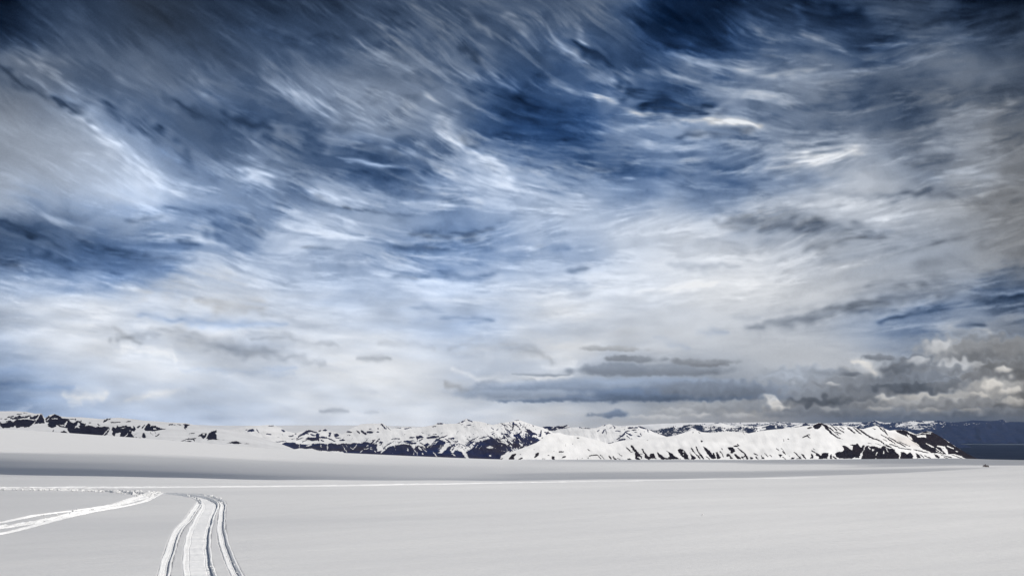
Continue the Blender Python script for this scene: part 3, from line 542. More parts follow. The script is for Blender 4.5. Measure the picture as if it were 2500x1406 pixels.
# ---------------------------------------------------------------- mountains
# bare rock on each range: P polygon, S streak (x0 y0 x1 y1 width), D dot (x y width); lower case letters are snow lying in the rock
ROCK = {
'left': [((0, 990), '''P 0 305 40 330 120 330 150 310 210 290 260 300 330 255 420 260 500 250 640 270 690 270 640 340 610 370 560 400 480 415 440 390 320 430 300 370 270 410 180 420 60 430 10 380
P 620 210 740 150 750 175 700 240 660 260 600 250 560 240 580 205; P 790 150 820 170 850 290 855 330 760 335 740 330 650 355 690 290 750 210
S 330 160 420 160 14; S 180 215 260 190 14; S 250 250 330 200 25; S 380 190 430 230 20; S 460 230 580 185 18; S 0 245 50 240 12; S 90 255 140 250 12; S 150 220 250 200 16; S 340 200 450 220 25; S 460 140 520 140 10; S 130 300 200 290 20; S 210 240 240 230 20; S 300 240 420 225 22; S 480 205 560 200 14
P 870 250 930 180 960 200 1040 155 1130 190 1190 235 1310 245 1320 275 1380 320 1420 320 1460 285 1530 295 1560 320 1640 345 1620 385 1700 365 1830 405 1870 395 1960 400 2080 405 2090 425 1960 560 1900 565 1750 550 1340 525 1300 480 1290 430 1240 420 1120 395 1090 350 1070 400 1000 415 930 390 920 350 930 320 880 310
p 980 235 1105 228 1105 245 985 248; p 890 270 950 210 930 250 905 280; p 1240 340 1285 280 1290 300 1250 400 1230 400; p 1490 310 1530 330 1535 370 1500 370 1540 435 1510 420 1480 400 1430 430 1440 400 1480 370; p 1120 345 1200 360 1230 385 1180 380
P 1850 340 1900 365 1930 375 1880 380; P 1140 515 1230 470 1310 520; S 1000 500 1030 460 12; P 2100 420 2080 500 2020 570 1970 570 2070 460; S 1430 250 1440 280 14; S 1560 275 1550 310 12; S 1640 345 1600 380 14
P 2120 450 2160 400 2220 430 2250 360 2270 400 2420 375 2440 400 2500 400 2520 500 2520 620 2390 610 2290 590 2310 500 2220 520 2190 590 2150 550 2160 480; p 2310 430 2400 410 2390 440; p 2470 470 2500 450 2500 490; p 2380 600 2440 520 2450 525 2400 605; p 2200 560 2300 530 2290 580 2220 590
S 1990 315 2050 255 25; S 2070 270 2120 245 12; S 2120 325 2300 310 14; S 2440 300 2500 300 10; S 1330 255 1440 255 10; S 1690 325 1750 320 8'''),
((300, 1010), '''P 0 290 40 270 90 240 180 270 240 270 240 330 190 330 130 310 120 340 170 370 220 430 230 465 40 455 0 450; p 20 440 100 365 110 370 40 450
S 0 235 80 230 14; S 210 240 230 310 26; S 270 260 330 230 22; S 370 270 410 215 18; S 240 450 275 445 16; S 300 465 340 460 14; S 220 410 290 365 6
P 420 320 430 230 490 185 540 205 520 250 560 220 620 230 680 260 820 290 700 310 580 330; p 580 270 630 265 640 285 590 290; P 370 370 400 360 450 430 430 465 370 450
S 520 350 570 400 6; S 610 335 630 385 6; S 620 435 690 385 14; S 880 210 950 200 18; S 950 215 1000 208 8; S 1035 200 1110 220 12; P 1150 190 1200 180 1275 205 1230 230 1230 255 1190 265 1215 305 1180 285 1160 260 1190 230
S 1255 375 1365 370 10; S 70 150 160 145 10; P 1420 430 1510 370 1600 370 1580 440 1530 480 1490 440 1430 440; d 1540 395 36; P 1590 470 1640 370 1700 335 1770 310 1800 345 1760 370 1790 410 1800 480 1840 500 1650 490 1610 515 1640 480
S 1070 540 1190 490 14; S 1190 485 1400 470 16; S 1190 530 1310 520 14; S 1350 480 1370 525 14; P 1960 565 2050 545 2170 520 2220 540 2280 570 2150 575 2050 565; S 1900 505 1960 495 6; S 2310 575 2400 570 6; S 920 515 970 512 8''')],
'centre': [((300, 1010), '''S 2350 305 2390 295 10; S 2430 580 2500 620 18'''),
((600, 1020), '''P 40 250 90 205 160 200 190 255; S 10 230 50 215 10; S 225 205 250 260 12; S 250 260 275 275 6; S 430 150 540 145 12; S 690 220 740 250 26; S 400 300 480 305 16; S 600 360 640 355 10; S 690 310 720 320 6; S 830 345 910 330 18; S 860 405 920 385 8; S 940 300 965 300 10
P 955 385 1000 330 1100 270 1190 215 1260 235 1350 265 1330 285 1250 260 1180 270 1130 310 1100 320 1020 345 970 400; P 1320 320 1350 280 1400 310 1400 440 1340 430 1240 430 1140 400 1180 360 1270 370 1340 360; S 960 420 1080 370 14; S 1240 310 1310 330 22; S 1070 455 1170 420 10; S 1150 290 1200 300 12
S 1420 370 1530 380 30; S 1530 370 1700 440 16; S 1430 420 1480 440 14; P 1570 350 1590 270 1630 280 1610 350; P 1650 270 1680 300 1730 280 1780 330 1720 360 1690 350; S 1380 245 1430 230 14; S 1470 235 1540 225 26; S 1700 375 1800 375 16; S 1790 420 1880 415 26
S 1930 260 2020 270 22; S 1860 275 1900 265 8; S 2120 240 2170 290 24; S 2210 250 2290 310 34; S 2320 270 2400 280 34; S 2340 215 2400 210 14
P 500 560 620 540 690 530 690 490 760 465 950 465 950 490 1010 500 1040 495 1160 500 1260 500 1290 480 1440 480 1560 490 1620 470 1750 500 1900 480 1980 490 2060 470 2200 480 2250 450 2400 480 2500 500 2520 720 1890 690 1840 635 1600 630 1370 605 1270 580 1000 580 760 600 600 575 500 575
s 1020 500 1025 580 8; s 1550 490 1555 600 10; s 1440 500 1445 560 6; s 1840 520 1930 650 8; s 1900 500 1940 560 8; s 2060 580 2110 500 12; s 1990 560 2050 590 8; s 2300 540 2420 460 12; s 2250 600 2400 560 10; s 2170 660 2220 620 8; s 1160 530 1250 510 14; s 1310 490 1400 455 10; s 2380 590 2480 640 12
S 510 460 760 440 12; S 280 480 390 475 18; S 90 540 340 560 12; S 150 490 250 480 6'''),
((900, 1020), '''P 0 590 110 610 120 680 240 610 240 680 280 640 400 550 500 520 660 500 800 520 860 600 880 560 940 530 1030 540 1100 600 1040 520 1120 470 1180 520 1300 380 1340 400 1450 450 1470 470 1380 590 1330 660 1400 670 1520 530 1580 545 1540 620 1600 680 1640 610 1760 640 1850 760 1900 820 0 820
P 1850 650 1990 560 2060 460 2200 440 2330 390 2420 430 2500 470 2520 830 1920 830; p 2230 570 2330 510 2460 590 2450 605 2280 570
s 500 520 510 600 10; s 740 580 755 630 16; s 960 560 1000 610 26; s 860 600 940 710 8; s 1030 560 1100 650 8; s 1230 640 1320 750 10; s 1340 650 1400 640 8; s 1590 680 1640 720 14; s 1780 640 1910 770 14; s 2310 720 2330 740 20; s 1020 680 1030 690 24; s 860 660 865 700 10; s 1110 560 1180 490 9; s 1180 560 1260 450 8; s 1250 500 1330 430 8; s 1400 520 1340 620 8; s 2040 580 2100 480 8; s 2110 600 2180 500 7; s 1320 600 1380 500 7
P 890 345 1000 330 1050 380 960 400 930 425
S 780 385 870 365 16; S 1120 385 1330 350 34; S 1340 390 1480 340 20; S 1230 310 1290 305 12; S 1380 290 1410 285 10; S 1520 400 1630 385 22; S 1130 330 1170 325 10; S 1450 400 1560 470 16; S 1480 460 1580 470 10; S 1640 460 1690 450 18; S 1700 480 1830 530 10; S 1740 560 1850 640 6; S 1840 500 2110 355 14; S 1840 530 2000 450 18; S 2100 400 2290 350 14; S 2290 365 2420 430 14; S 1800 610 1960 480 8
S 0 520 100 440 24; S 40 430 140 420 12; S 210 470 270 460 24; S 60 540 120 530 14; S 60 580 140 575 16; S 340 540 500 430 10; S 290 580 420 470 10; S 430 410 590 390 14; S 680 450 900 480 26; S 720 440 870 430 14; S 960 440 1040 400 12; S 980 480 1030 500 16; S 500 455 660 470 6; D 740 365 14; S 700 480 860 500 10; S 560 400 590 395 14
S 230 130 260 110 14; S 250 120 320 205 26; S 180 200 190 215 22; S 340 165 415 235 10; S 150 270 190 268 16; S 0 270 60 275 26; S 510 188 620 192 12; S 680 205 730 205 20; S 740 185 815 185 12; D 440 215 8; D 420 185 6
S 1310 110 1340 110 26; S 1360 110 1420 105 26; S 1460 105 1520 108 10; S 1215 165 1285 158 12; D 1270 92 8; S 1700 100 1740 85 12; S 1770 75 1830 50 16; S 1880 25 1980 75 16; D 1790 120 12; S 1880 140 1950 135 16; S 1990 155 2040 165 8; S 2265 110 2270 140 6; D 2290 120 6
D 690 315 12; D 750 260 8; D 880 275 10; D 1100 265 8; D 1130 262 8; S 1010 280 1060 285 6; S 2340 325 2400 290 10; S 2320 280 2380 260 8; S 2440 240 2480 220 8; S 2030 295 2080 280 6; D 1850 350 8'''),
((1180, 1020), '''P 800 205 870 215 930 270 1000 300 1010 325 940 330 900 360 1040 435 1010 450 930 400 880 390 920 450 850 400 870 340 800 255 840 240; P 610 390 640 375 660 400 700 450 680 500 680 590 620 560 550 600 540 560 570 500 610 480
P 0 430 60 410 180 400 230 470 280 500 330 460 430 510 500 560 550 620 480 640 400 700 240 775 240 840 0 840; p 40 570 150 520 270 590 260 600; p 290 620 460 640 470 650 300 625; p 340 500 370 540 350 540; p 430 560 470 580 460 620 420 590; s 130 730 150 720 20; s 600 520 660 590 7
S 140 370 230 420 14; S 270 400 320 440 30; S 0 365 100 355 10; S 450 470 490 450 16; S 490 450 530 530 16; S 560 440 580 415 14; S 350 400 410 375 22; S 400 310 470 320 26; S 430 340 470 370 22; S 480 260 550 230 14; S 490 290 530 290 18; S 650 320 720 275 16; S 600 335 640 330 12; S 340 320 370 300 12; S 710 390 740 430 22; S 760 400 800 350 12; S 750 555 810 500 22; S 890 480 930 485 12; S 1070 350 1110 250 22; S 1160 280 1270 285 20; S 1190 320 1240 260 22; D 750 340 10; D 740 475 8; D 830 510 8; D 380 455 10; S 150 325 200 290 10; S 130 280 190 265 8; S 250 240 310 200 10
S 600 50 690 40 10; S 600 110 680 185 14; D 350 95 14; D 290 105 8; D 700 90 12; D 780 70 10; D 840 90 8; D 520 90 8; D 570 190 10; S 440 150 470 180 8; S 400 100 440 160 6; S 560 100 580 130 8; S 720 130 800 180 6; D 850 130 8; S 700 190 830 170 6; S 940 140 960 170 12; D 1080 160 8; D 950 230 10''')],
'back': [((1180, 1020), '''P 1120 160 1180 165 1250 160 1360 165 1430 150 1520 160 1540 130 1610 125 1610 150 1520 190 1480 210 1420 215 1380 240 1250 245 1220 200 1170 210; s 1300 200 1350 180 14; s 1380 190 1430 200 12; S 1450 210 1650 175 8; S 1840 175 1900 190 12; S 1900 190 2050 200 10; S 2290 150 2340 120 12; S 2280 290 2330 200 14; S 2340 210 2350 300 10; S 2180 260 2230 220 10; S 2400 190 2440 180 10; D 2380 270 8; S 2460 140 2500 170 14; S 2360 490 2490 460 10'''),
((1500, 1025), '''S 260 150 350 140 30; S 380 145 440 140 22; S 460 120 600 160 24; S 330 190 400 190 18; S 210 220 280 200 16; S 60 370 220 220 22; S 100 380 200 360 26; S 220 240 330 290 20; S 230 290 300 350 14; S 420 300 480 310 16; S 480 250 510 300 14; D 190 180 12; D 450 185 14; D 570 220 14; S 20 200 110 215 14; D 0 150 20; S 120 120 200 120 14; S 80 295 130 290 8; S 40 415 100 400 10; S 620 160 640 230 12; S 370 230 420 230 10; S 310 340 350 370 10''')],
'blue': [((1500, 1025), '''P 640 180 780 190 920 150 1040 140 1130 110 1280 140 1300 100 1420 85 1560 85 1700 110 1720 130 1800 105 1980 130 2080 150 2300 150 2440 130 2500 150 2500 290 2350 290 2000 290 1780 290 1560 190 1480 150 1400 190 1400 330 1080 350 900 360 780 370 820 290 700 260 650 200'''), ((1800, 1025), '''P 0 150 200 140 330 130 400 160 560 110 640 90 720 100 860 100 900 140 1000 150 1200 120 1300 40 1400 100 1500 300 0 300; p 390 170 540 140 560 170 480 200; d 740 130 40; s 900 150 1120 130 20; s 1150 110 1220 80 16; S 100 90 140 120 14''')],
'front': [((1180, 1020), '''S 1790 375 1830 378 14; D 980 605 14; P 490 775 560 700 630 672 610 740 590 800 480 800; P 980 760 1010 665 1065 660 1065 700 1020 750; S 1450 635 1540 635 18; P 1495 765 1530 720 1585 720 1560 745; P 1305 725 1360 720 1370 800 1320 800; S 1235 712 1260 708 10; D 1560 500 10; D 1570 525 12; D 1710 490 8; D 1350 625 8; S 1980 590 2035 620 12; S 2020 720 2100 700 16; S 2100 700 2180 700 16; S 2180 700 2240 770 12; S 2240 700 2310 775 10; S 2390 720 2440 775 20; S 2465 725 2500 775 16; S 690 790 740 760 20; S 720 690 710 705 8; S 330 790 370 770 14; S 2000 770 2010 740 10; D 1890 755 10; D 1790 770 12; S 1130 775 1180 778 8'''),
((1500, 1025), '''P 310 470 340 465 380 510 430 590 480 640 530 700 530 740 490 700 440 690 510 755 430 760 395 720 385 600 350 570 315 500; S 215 490 240 510 8; S 235 520 300 590 20; S 310 610 350 600 10; P 510 545 540 545 580 610 620 650 650 690 680 690 690 630 750 635 770 680 820 740 700 720 660 760 580 710 560 640
P 815 605 900 660 960 710 1020 720 1050 680 1030 640 985 575 1080 630 1240 740 1100 745 900 745 840 690; P 1210 565 1240 535 1290 540 1350 590 1390 650 1415 740 1340 745 1280 690 1240 640; p 1300 560 1330 610 1310 610; d 1310 650 20; P 1425 605 1500 670 1560 720 1500 750 1450 740 1460 680
S 1460 520 1530 630 16; S 1530 630 1630 735 20; S 1560 510 1590 600 22; S 1590 600 1690 735 24; P 1690 490 1750 530 1830 600 1880 680 1880 620 1910 640 1940 740 1850 740 1790 670 1730 590; P 1930 620 1960 610 2025 730 1960 750; S 2015 600 2075 705 14
P 2165 530 2260 530 2300 600 2240 640 2200 640 2210 600 2170 570; S 2280 510 2360 505 20; S 2340 540 2500 660 14; P 2270 660 2300 640 2400 720 2380 755 2310 720; P 2130 660 2170 640 2250 740 2200 745 2180 690 2135 720; S 1650 400 1680 400 22; S 1740 690 1820 745 14; S 250 740 310 740 18; S 60 620 140 680 8; S 0 720 50 755 14; S 60 720 130 760 8; S 490 640 530 645 8; D 625 375 8; D 690 450 6; S 1480 220 1490 240 10; S 1600 230 1630 250 10; D 2230 220 8; S 2450 240 2490 300 6; S 2350 470 2390 500 10; S 2050 550 2060 570 12; S 2420 720 2500 690 16; S 1240 730 1260 740 12'''),
((1800, 1025), '''S 0 470 40 495 10; S 0 540 140 640 18; S 140 640 200 740 26; S 0 690 60 740 24; S 80 700 120 740 16; D 100 240 8; D 140 295 8; S 320 640 390 670 14; S 350 700 390 750 20; P 450 670 530 740 470 745; P 240 700 310 720 290 755 250 750; S 530 640 590 710 10; S 620 670 650 700 14; S 740 540 800 580 12; S 870 590 920 660 18; S 830 540 860 565 8; P 780 660 860 665 820 720; S 860 710 940 755 6; S 870 380 890 410 12; S 960 365 980 380 12; S 1250 335 1380 280 14; S 1330 300 1395 350 12; S 1345 160 1410 145 20
P 1440 130 1480 85 1560 60 1610 60 1650 85 1700 130 1780 220 1900 320 2020 375 1900 345 1780 260 1700 190 1620 95 1580 150 1540 180 1480 170; S 1640 80 1830 210 22; S 1830 210 1930 290 12; S 1790 110 1900 200 16; S 1870 130 2030 240 14; S 1960 130 2040 180 10; S 1880 220 1980 265 14; S 2100 150 2240 250 18; S 2200 140 2360 270 14; P 2230 130 2320 160 2400 230 2500 290 2430 280 2350 220
S 1450 550 1490 570 10; S 1420 590 1500 630 16; P 1370 735 1410 700 1400 640 1450 660 1450 730; P 1490 680 1520 620 1600 690 1600 640 1680 620 1740 630 1720 740 1550 745 1560 700; P 1020 745 1050 710 1100 720 1080 745; S 1090 620 1220 740 18; S 1130 740 1200 740 14; S 1230 650 1310 740 16; D 1000 690 8; P 1760 680 1800 640 1810 740 1780 740; S 1820 690 1890 740 16
P 1860 650 1900 620 2000 600 2040 560 2000 500 1980 480 2060 490 2130 540 2190 590 2220 700 2210 735 2060 740 1950 740 1880 700; P 2120 470 2240 470 2290 445 2350 530 2380 490 2410 480 2400 570 2350 640 2320 720 2250 730 2230 630 2260 540; P 2440 500 2500 480 2500 740 2390 735 2400 640'''),
((2080, 1020), '''P 0 560 90 480 170 570 200 510 240 520 130 720 60 750 0 780; P 260 530 420 540 540 575 600 530 700 580 780 575 910 730 900 800 460 800 440 740 480 650 450 650 440 800 160 800 200 650; p 365 600 390 590 415 610 390 635; p 580 640 600 630 615 690 600 690; s 310 550 340 590 18; s 640 570 690 650 12
P 920 650 1000 650 1060 690 1110 650 1170 720 1160 800 930 800; P 1210 660 1280 700 1330 760 1240 770; P 170 215 230 280 300 330 420 380 560 440 640 520 760 560 640 540 540 450 400 400 260 335
S 480 155 680 320 14; S 590 210 660 290 12; S 540 310 840 490 15; S 700 370 1040 550 15; S 890 440 1100 540 11; S 720 490 900 560 14; S 880 570 1130 605 12; S 590 405 660 440 10; S 400 195 450 220 14; S 1180 600 1450 660 14; S 640 500 750 560 18; S 300 475 370 490 8; S 440 490 560 520 8
P 810 240 860 230 1030 235 1100 290 1230 330 1320 290 1390 265 1500 265 1620 310 1740 390 1960 560 2200 680 2450 800 2170 770 2080 720 1940 680 1830 690 1820 600 1750 540 1740 600 1820 690 1700 680 1500 660 1380 620 1160 440 1060 360 950 320 870 280
P 1100 280 1240 330 1390 250 1620 290 1800 420 2000 560 2230 680 2560 860 2440 800 2170 690 1940 590 1700 420 1500 330 1300 340
p 1230 345 1300 320 1410 320 1420 380 1380 360 1260 370; p 1330 300 1400 285 1490 285 1510 300 1420 295; p 1030 300 1130 350 1165 430 1100 390; s 1200 460 1280 520 14; s 1410 480 1560 560 14; s 1590 580 1730 660 14; s 1620 530 1760 560 22; s 1700 560 1820 690 20; s 1810 535 1950 580 14; s 1995 630 2020 640 12; s 1580 620 1700 670 8; s 1250 560 1500 660 16
P 1540 680 1620 700 1680 740 1640 770 1580 720; S 1700 700 1900 750 12; S 1750 740 1850 775 10; S 1900 700 2100 760 10; S 1380 710 1500 770 14; S 1300 690 1380 760 12''')],
}
def parse(key):
    out = []
    for (ox, oy), txt in ROCK[key]:
        for tok in txt.replace('\n', ';').split(';'):
            t = tok.split()
            if not t: continue
            v = [float(q)/7.8125 for q in t[1:]]
            k = t[0].upper()
            if k == 'P': pts = [(ox+v[i], oy+v[i+1]) for i in range(0, len(v), 2)]; wd = 0
            elif k == 'S': pts = [(ox+v[0], oy+v[1]), (ox+v[2], oy+v[3])]; wd = v[4]
            else: pts = [(ox+v[0]-.4, oy+v[1]), (ox+v[0]+.4, oy+v[1])]; wd = v[2]
            out.append((k, t[0].isupper(), pts, wd))
    return out
def rock_mask(px, py, prims, soft=1.1):
    m = np.zeros(px.shape)
    for k, pos, pts, wd in prims:
        xs = [p[0] for p in pts]; ys = [p[1] for p in pts]; g = wd+3
        bb = (px > min(xs)-g) & (px < max(xs)+g) & (py > min(ys)-g) & (py < max(ys)+g)
        if not bb.any(): continue
        x, y = px[bb], py[bb]
        if k == 'P':
            d, _ = polydist(x, y, pts+[pts[0]]); ins = np.zeros(x.shape, bool)
            for i in range(len(pts)):
                (x0, y0), (x1, y1) = pts[i], pts[(i+1) % len(pts)]
                if y0 == y1: continue
                c = (y0 > y) != (y1 > y); ins ^= c & (x < (x1-x0)*(y-y0)/(y1-y0)+x0)
            sd = np.where(ins, -d, d)
        else:
            d, t = polydist(x, y, pts); sd = d-.6*wd*(.62+.5*np.sin(np.pi*(.12+.76*t)))
        a = np.clip(.5-sd/(2*soft), 0, 1)
        m[bb] = np.maximum(m[bb], a) if pos else np.minimum(m[bb], 1-a)
    return m
def mountain(name, x0, x1, step, ridge, base, d_top, d_base, prims, mat, seed, relief, jag=.7, fn=None, rows=90, gully=30, back=None):
    px = np.arange(x0, x1+.01, step); nc = len(px); r = np.random.default_rng(seed)
    ry = ip(ridge, px); by = ip(base, px)
    j = fft_noise(8, nc, 2.0, seed)[0]; ry = ry+jag*j*np.clip((by-ry)/15, 0, 1)
    by = np.maximum(by, ry+2)
    t = np.linspace(0, 1, rows)[:, None]
    PY = ry+(by-ry)*t; PX = px[None, :]+0*PY
    dt = ip(d_top, px) if isinstance(d_top, list) else d_top; db = ip(d_base, px) if isinstance(d_base, list) else d_base
    rs = gblur(np.repeat(ip(ridge, px)[None], 3, 0), 70/step)[1]; bs = gblur(np.repeat(by[None], 3, 0), 40/step)[1]
    hgt = np.clip((bs-PY)/np.maximum(bs-rs, 12), -.3, 1.6)
    D = db+(dt-db)*np.where(hgt > 0, np.abs(hgt)**1.15, hgt)
    # spurs and gullies run down the face; moving a point along its line of sight keeps the skyline
    q1 = np.abs(fft_noise(160, nc+240, 3.0, seed+1, 1, 2.6)); q2 = fft_noise(160, nc+240, 3.4, seed+2, 1, 1.5)
    yy = (PY-PY.min())/step; xx = (PX-x0)/step-.55*yy+120         # gullies slant down to the right
    n1 = sample(q1, np.clip(yy, 0, 158), xx); n2 = sample(q2, np.clip(yy, 0, 158), xx)
    q3 = band_noise(160, nc+240, 26/step, 90/step, seed+9, 1, .8); n3 = sample(q3, np.clip(yy, 0, 158), xx)
    D = D+relief*((n1-.8)*.8+n2*.6+n3*.25*sstep(0, .25, t))
    wx = 1.3*fft_noise(rows, nc, 1.8, seed+3); wy = .9*fft_noise(rows, nc, 1.8, seed+4)
    m = rock_mask(PX+wx*.8, PY+wy*.8, prims) if prims else np.zeros(PX.shape)
    dust = np.zeros(PX.shape)
    m = np.clip(m, 0, 1)
    if fn: m, dust = fn(PX, PY, m, t)
    tx, tz = view(PX, PY); v = np.stack([tx*D, D, tz*D], -1)
    # the far side
    bk = []
    span = back or .35*np.mean(np.broadcast_to(dt, px.shape)-np.broadcast_to(db, px.shape))+300
    for q, (f, dz) in enumerate([(1.0, 1.0), (.62, .55), (.3, .2), (.1, .035)]):
        dd = D[0]+span*f; txx, tzz = view(px, ry); H = (by-ry)/FOC*D[0]
        bk.append(np.stack([txx*dd, dd, tzz*D[0]-H*dz-span*f*.02], -1))
    v = np.concatenate([np.array(bk), v]); m = np.concatenate([np.repeat(m[:1], 4, 0), m]); dust = np.concatenate([np.zeros((4, nc)), dust])
    o = mesh_np(name, v.reshape(-1, 3), grid_faces(v.shape[0], nc), mat, attrs={'rock': m, 'dust': dust})
    return o
M_LEFT = mountain_material('left_range_rock_and_snow', (.004, .005, .016, 1), (.008, .007, .018, 1), .02, (.58, .59, .61, 1))  # duller snow colour stands in for cloud shade on this range
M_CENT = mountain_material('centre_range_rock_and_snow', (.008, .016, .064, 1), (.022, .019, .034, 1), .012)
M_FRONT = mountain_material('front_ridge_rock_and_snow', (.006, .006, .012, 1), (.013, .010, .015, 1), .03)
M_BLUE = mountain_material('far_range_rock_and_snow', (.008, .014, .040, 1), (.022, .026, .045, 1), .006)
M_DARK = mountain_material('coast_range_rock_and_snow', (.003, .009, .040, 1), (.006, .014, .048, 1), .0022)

RA = [(-700,985),(-400,992),(-150,1001),(0,1004),(38,1003.5),(67,1006),(87,1010),(95,1009),(102,1009.5),(109,1020),(113,1019),(120,1013),(133,1010),(148,1016),(164,1018),(200,1018),(241,1022),(251,1023),(266,1020),(289,1019),(320,1022),(346,1026),(410,1030.5),(451,1032),(468,1035),(499,1043),(532,1046),(570,1050),(620,1062),(680,1080),(760,1112)]
def edge_low(off): return [(x, y+off) for x, y in EDGE]
o = mountain('mountain_range', -700, 760, 1.0, RA, [(x, max(y, ip(RA, x))+22) for x, y in EDGE]+[], 5200, 3600, parse('left'), M_LEFT, 101, 34, jag=.35, rows=110)
structure(o, 'low white range at left with black cliff faces breaking through the snow', 'mountain')
def fcentre(PX, PY, m, t):
    q = fft_noise(160, PX.shape[1]+200, 1.6, 66, .8, 1.7); yy = (PY-1015)
    a = sample(q, np.clip(yy*1.2, 0, 158), PX-PX.min()+yy*.8+40); b_ = sample(q[::-1], np.clip(yy*1.2, 0, 158), PX-PX.min()-yy*.7+100)
    dens = 1.0*np.exp(-((PY-1090)/20)**2)*sstep(800, 900, PX)+.85*np.exp(-((PY-1072)/15)**2)*np.exp(-((PX-1290)/75)**2)+.75*np.exp(-((PX-1262)/45)**2-((PY-1036)/12)**2)+.55*np.exp(-((PX-1060)/70)**2-((PY-1068)/12)**2)
    s1 = np.clip((np.where(PX < 1120, a, b_)-1.75+1.5*dens)*1.8, 0, 1)
    s2 = np.clip((np.where(PX < 1000, a, b_)-1.9)*2, 0, 1)*(m > .5)*sstep(1200, 1000, PX)   # thin snow lines inside the cliffs
    return np.clip(np.maximum(m, s1)-.8*s2, 0, 1), 0*m
RC = [(430,1092),(500,1066),(560,1048),(600,1040),(651,1037),(669,1037.6),(687,1045),(702,1053),(720,1057),(743,1052),(754,1047),(769,1052),(779,1049),(792,1046.6),(805,1053),(818,1054),(835,1060),(846,1054),(856,1046.6),(882,1035.5),(902,1034),(922,1034),(933,1033),(943,1039),(958,1047),(966,1043.5),(984,1043),(1002,1041),(1015,1044),(1056,1037.6),(1066,1034),(1069,1031),(1072,1033),(1076,1029.5),(1081,1033),(1092,1033.5),(1112,1033),(1122,1030),(1131,1025),(1138,1021),(1144,1023),(1150,1026),(1163,1027),(1180,1030),(1202,1036.5),(1220,1032),(1246,1029),(1256,1025.5),(1267,1024),(1275,1027),(1284,1030),(1302,1036),(1323,1042),(1345,1052),(1400,1085),(1450,1130)]
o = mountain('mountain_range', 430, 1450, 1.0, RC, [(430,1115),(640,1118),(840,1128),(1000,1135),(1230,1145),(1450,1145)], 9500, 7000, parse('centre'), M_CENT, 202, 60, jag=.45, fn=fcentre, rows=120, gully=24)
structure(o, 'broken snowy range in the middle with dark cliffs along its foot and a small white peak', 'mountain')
RF = [(1220,1122),(1241,1105),(1277,1093),(1310,1080),(1336,1061),(1348,1057),(1366,1056),(1384,1062),(1412,1063),(1443,1070),(1469,1077),(1487,1083),(1507,1077),(1546,1071),(1597,1071),(1648,1062),(1679,1053),(1689,1048),(1702,1053),(1733,1055.5),(1776,1052),(1814,1054),(1828,1057),(1856,1051),(1895,1047),(1940,1043),(1968,1039),(1982,1039),(1990,1034),(1997,1032),(2004,1032),(2013,1036),(2032,1039),(2080,1041),(2097,1046),(2108,1047),(2139,1039),(2153,1044),(2172,1051),(2186,1049),(2209,1049.5),(2220,1053),(2237,1060),(2254,1054),(2262,1052.5),(2273,1053),(2287,1060),(2304,1070),(2332,1089),(2360,1106),(2382,1117),(2430,1140)]
def fdust(PX, PY, m, t):
    d = np.exp(-(((PX-2215)*.55-(PY-1075)*.85)/26)**2-((PY-1078)/16)**2)*.55
    return m, d
o = mountain('mountain_ridge', 1220, 2430, .8, RF, [(1220,1140),(2430,1146)], [(1220,3300),(1400,3700),(2000,4300),(2430,4700)], [(1220,3100),(1400,3250),(2000,3650),(2430,4200)], parse('front'), M_FRONT, 303, 11, jag=.3, fn=fdust, rows=120, gully=26)
structure(o, 'long white ridge at right with black rock streaks down its foot and a dark shoulder', 'mountain')
RB = [(1290,1075),(1323,1041),(1354,1040.5),(1378,1038.5),(1384,1036.5),(1387,1039),(1392,1043),(1402,1042.5),(1415,1042),(1440,1044.5),(1456,1044),(1471,1038),(1487,1034),(1500,1037.6),(1517,1041),(1533,1039),(1564,1039),(1579,1046),(1600,1056),(1680,1085)]
o = mountain('mountain_range', 1290, 1680, 1.0, RB, [(1290,1100),(1680,1100)], 12500, 10500, parse('back'), M_CENT, 404, 60, jag=.4, rows=70)
structure(o, 'small speckled snow mountain peeping over the dip in the long white ridge', 'mountain')
RU = [(1540,1075),(1582,1049),(1600,1048),(1618,1044),(1635,1042),(1645,1039),(1665,1042),(1668,1037.6),(1682,1036),(1700,1036),(1718,1038.5),(1731,1039),(1748,1036),(1763,1032.5),(1780,1036),(1794,1041),(1806,1040),(1814,1035),(1820,1039),(1840,1042),(1870,1038),(1883,1036),(1895,1038),(1915,1043),(1930,1043),(1945,1038),(1958,1036),(1966,1031.5),(1978,1037),(1995,1042),(2040,1070)]
def fblue(PX, PY, m, t):
    n = fft_noise(*PX.shape, 1.9, 77, 1.8, 1); return np.clip(m-.75*(n > .75), 0, 1), 0*m
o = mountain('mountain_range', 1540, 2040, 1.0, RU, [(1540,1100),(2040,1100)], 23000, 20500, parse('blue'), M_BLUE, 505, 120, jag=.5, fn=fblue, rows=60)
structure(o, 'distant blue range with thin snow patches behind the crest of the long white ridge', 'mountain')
RG = [(1500,1040),(1620,1033),(1700,1031),(1800,1031),(1900,1029),(1996,1033),(2050,1031),(2080,1030),(2110,1031),(2128,1029),(2136,1026),(2146,1029),(2160,1032),(2200,1030),(2237,1026),(2265,1028),(2293,1026),(2312,1030),(2332,1030),(2352,1028),(2374,1025),(2395,1026),(2416,1027),(2434,1026),(2447,1023),(2458,1029),(2500,1030),(2650,1020),(2900,1028),(3100,1022),(3400,1031),(3700,1020),(4100,1030),(4600,1040)]
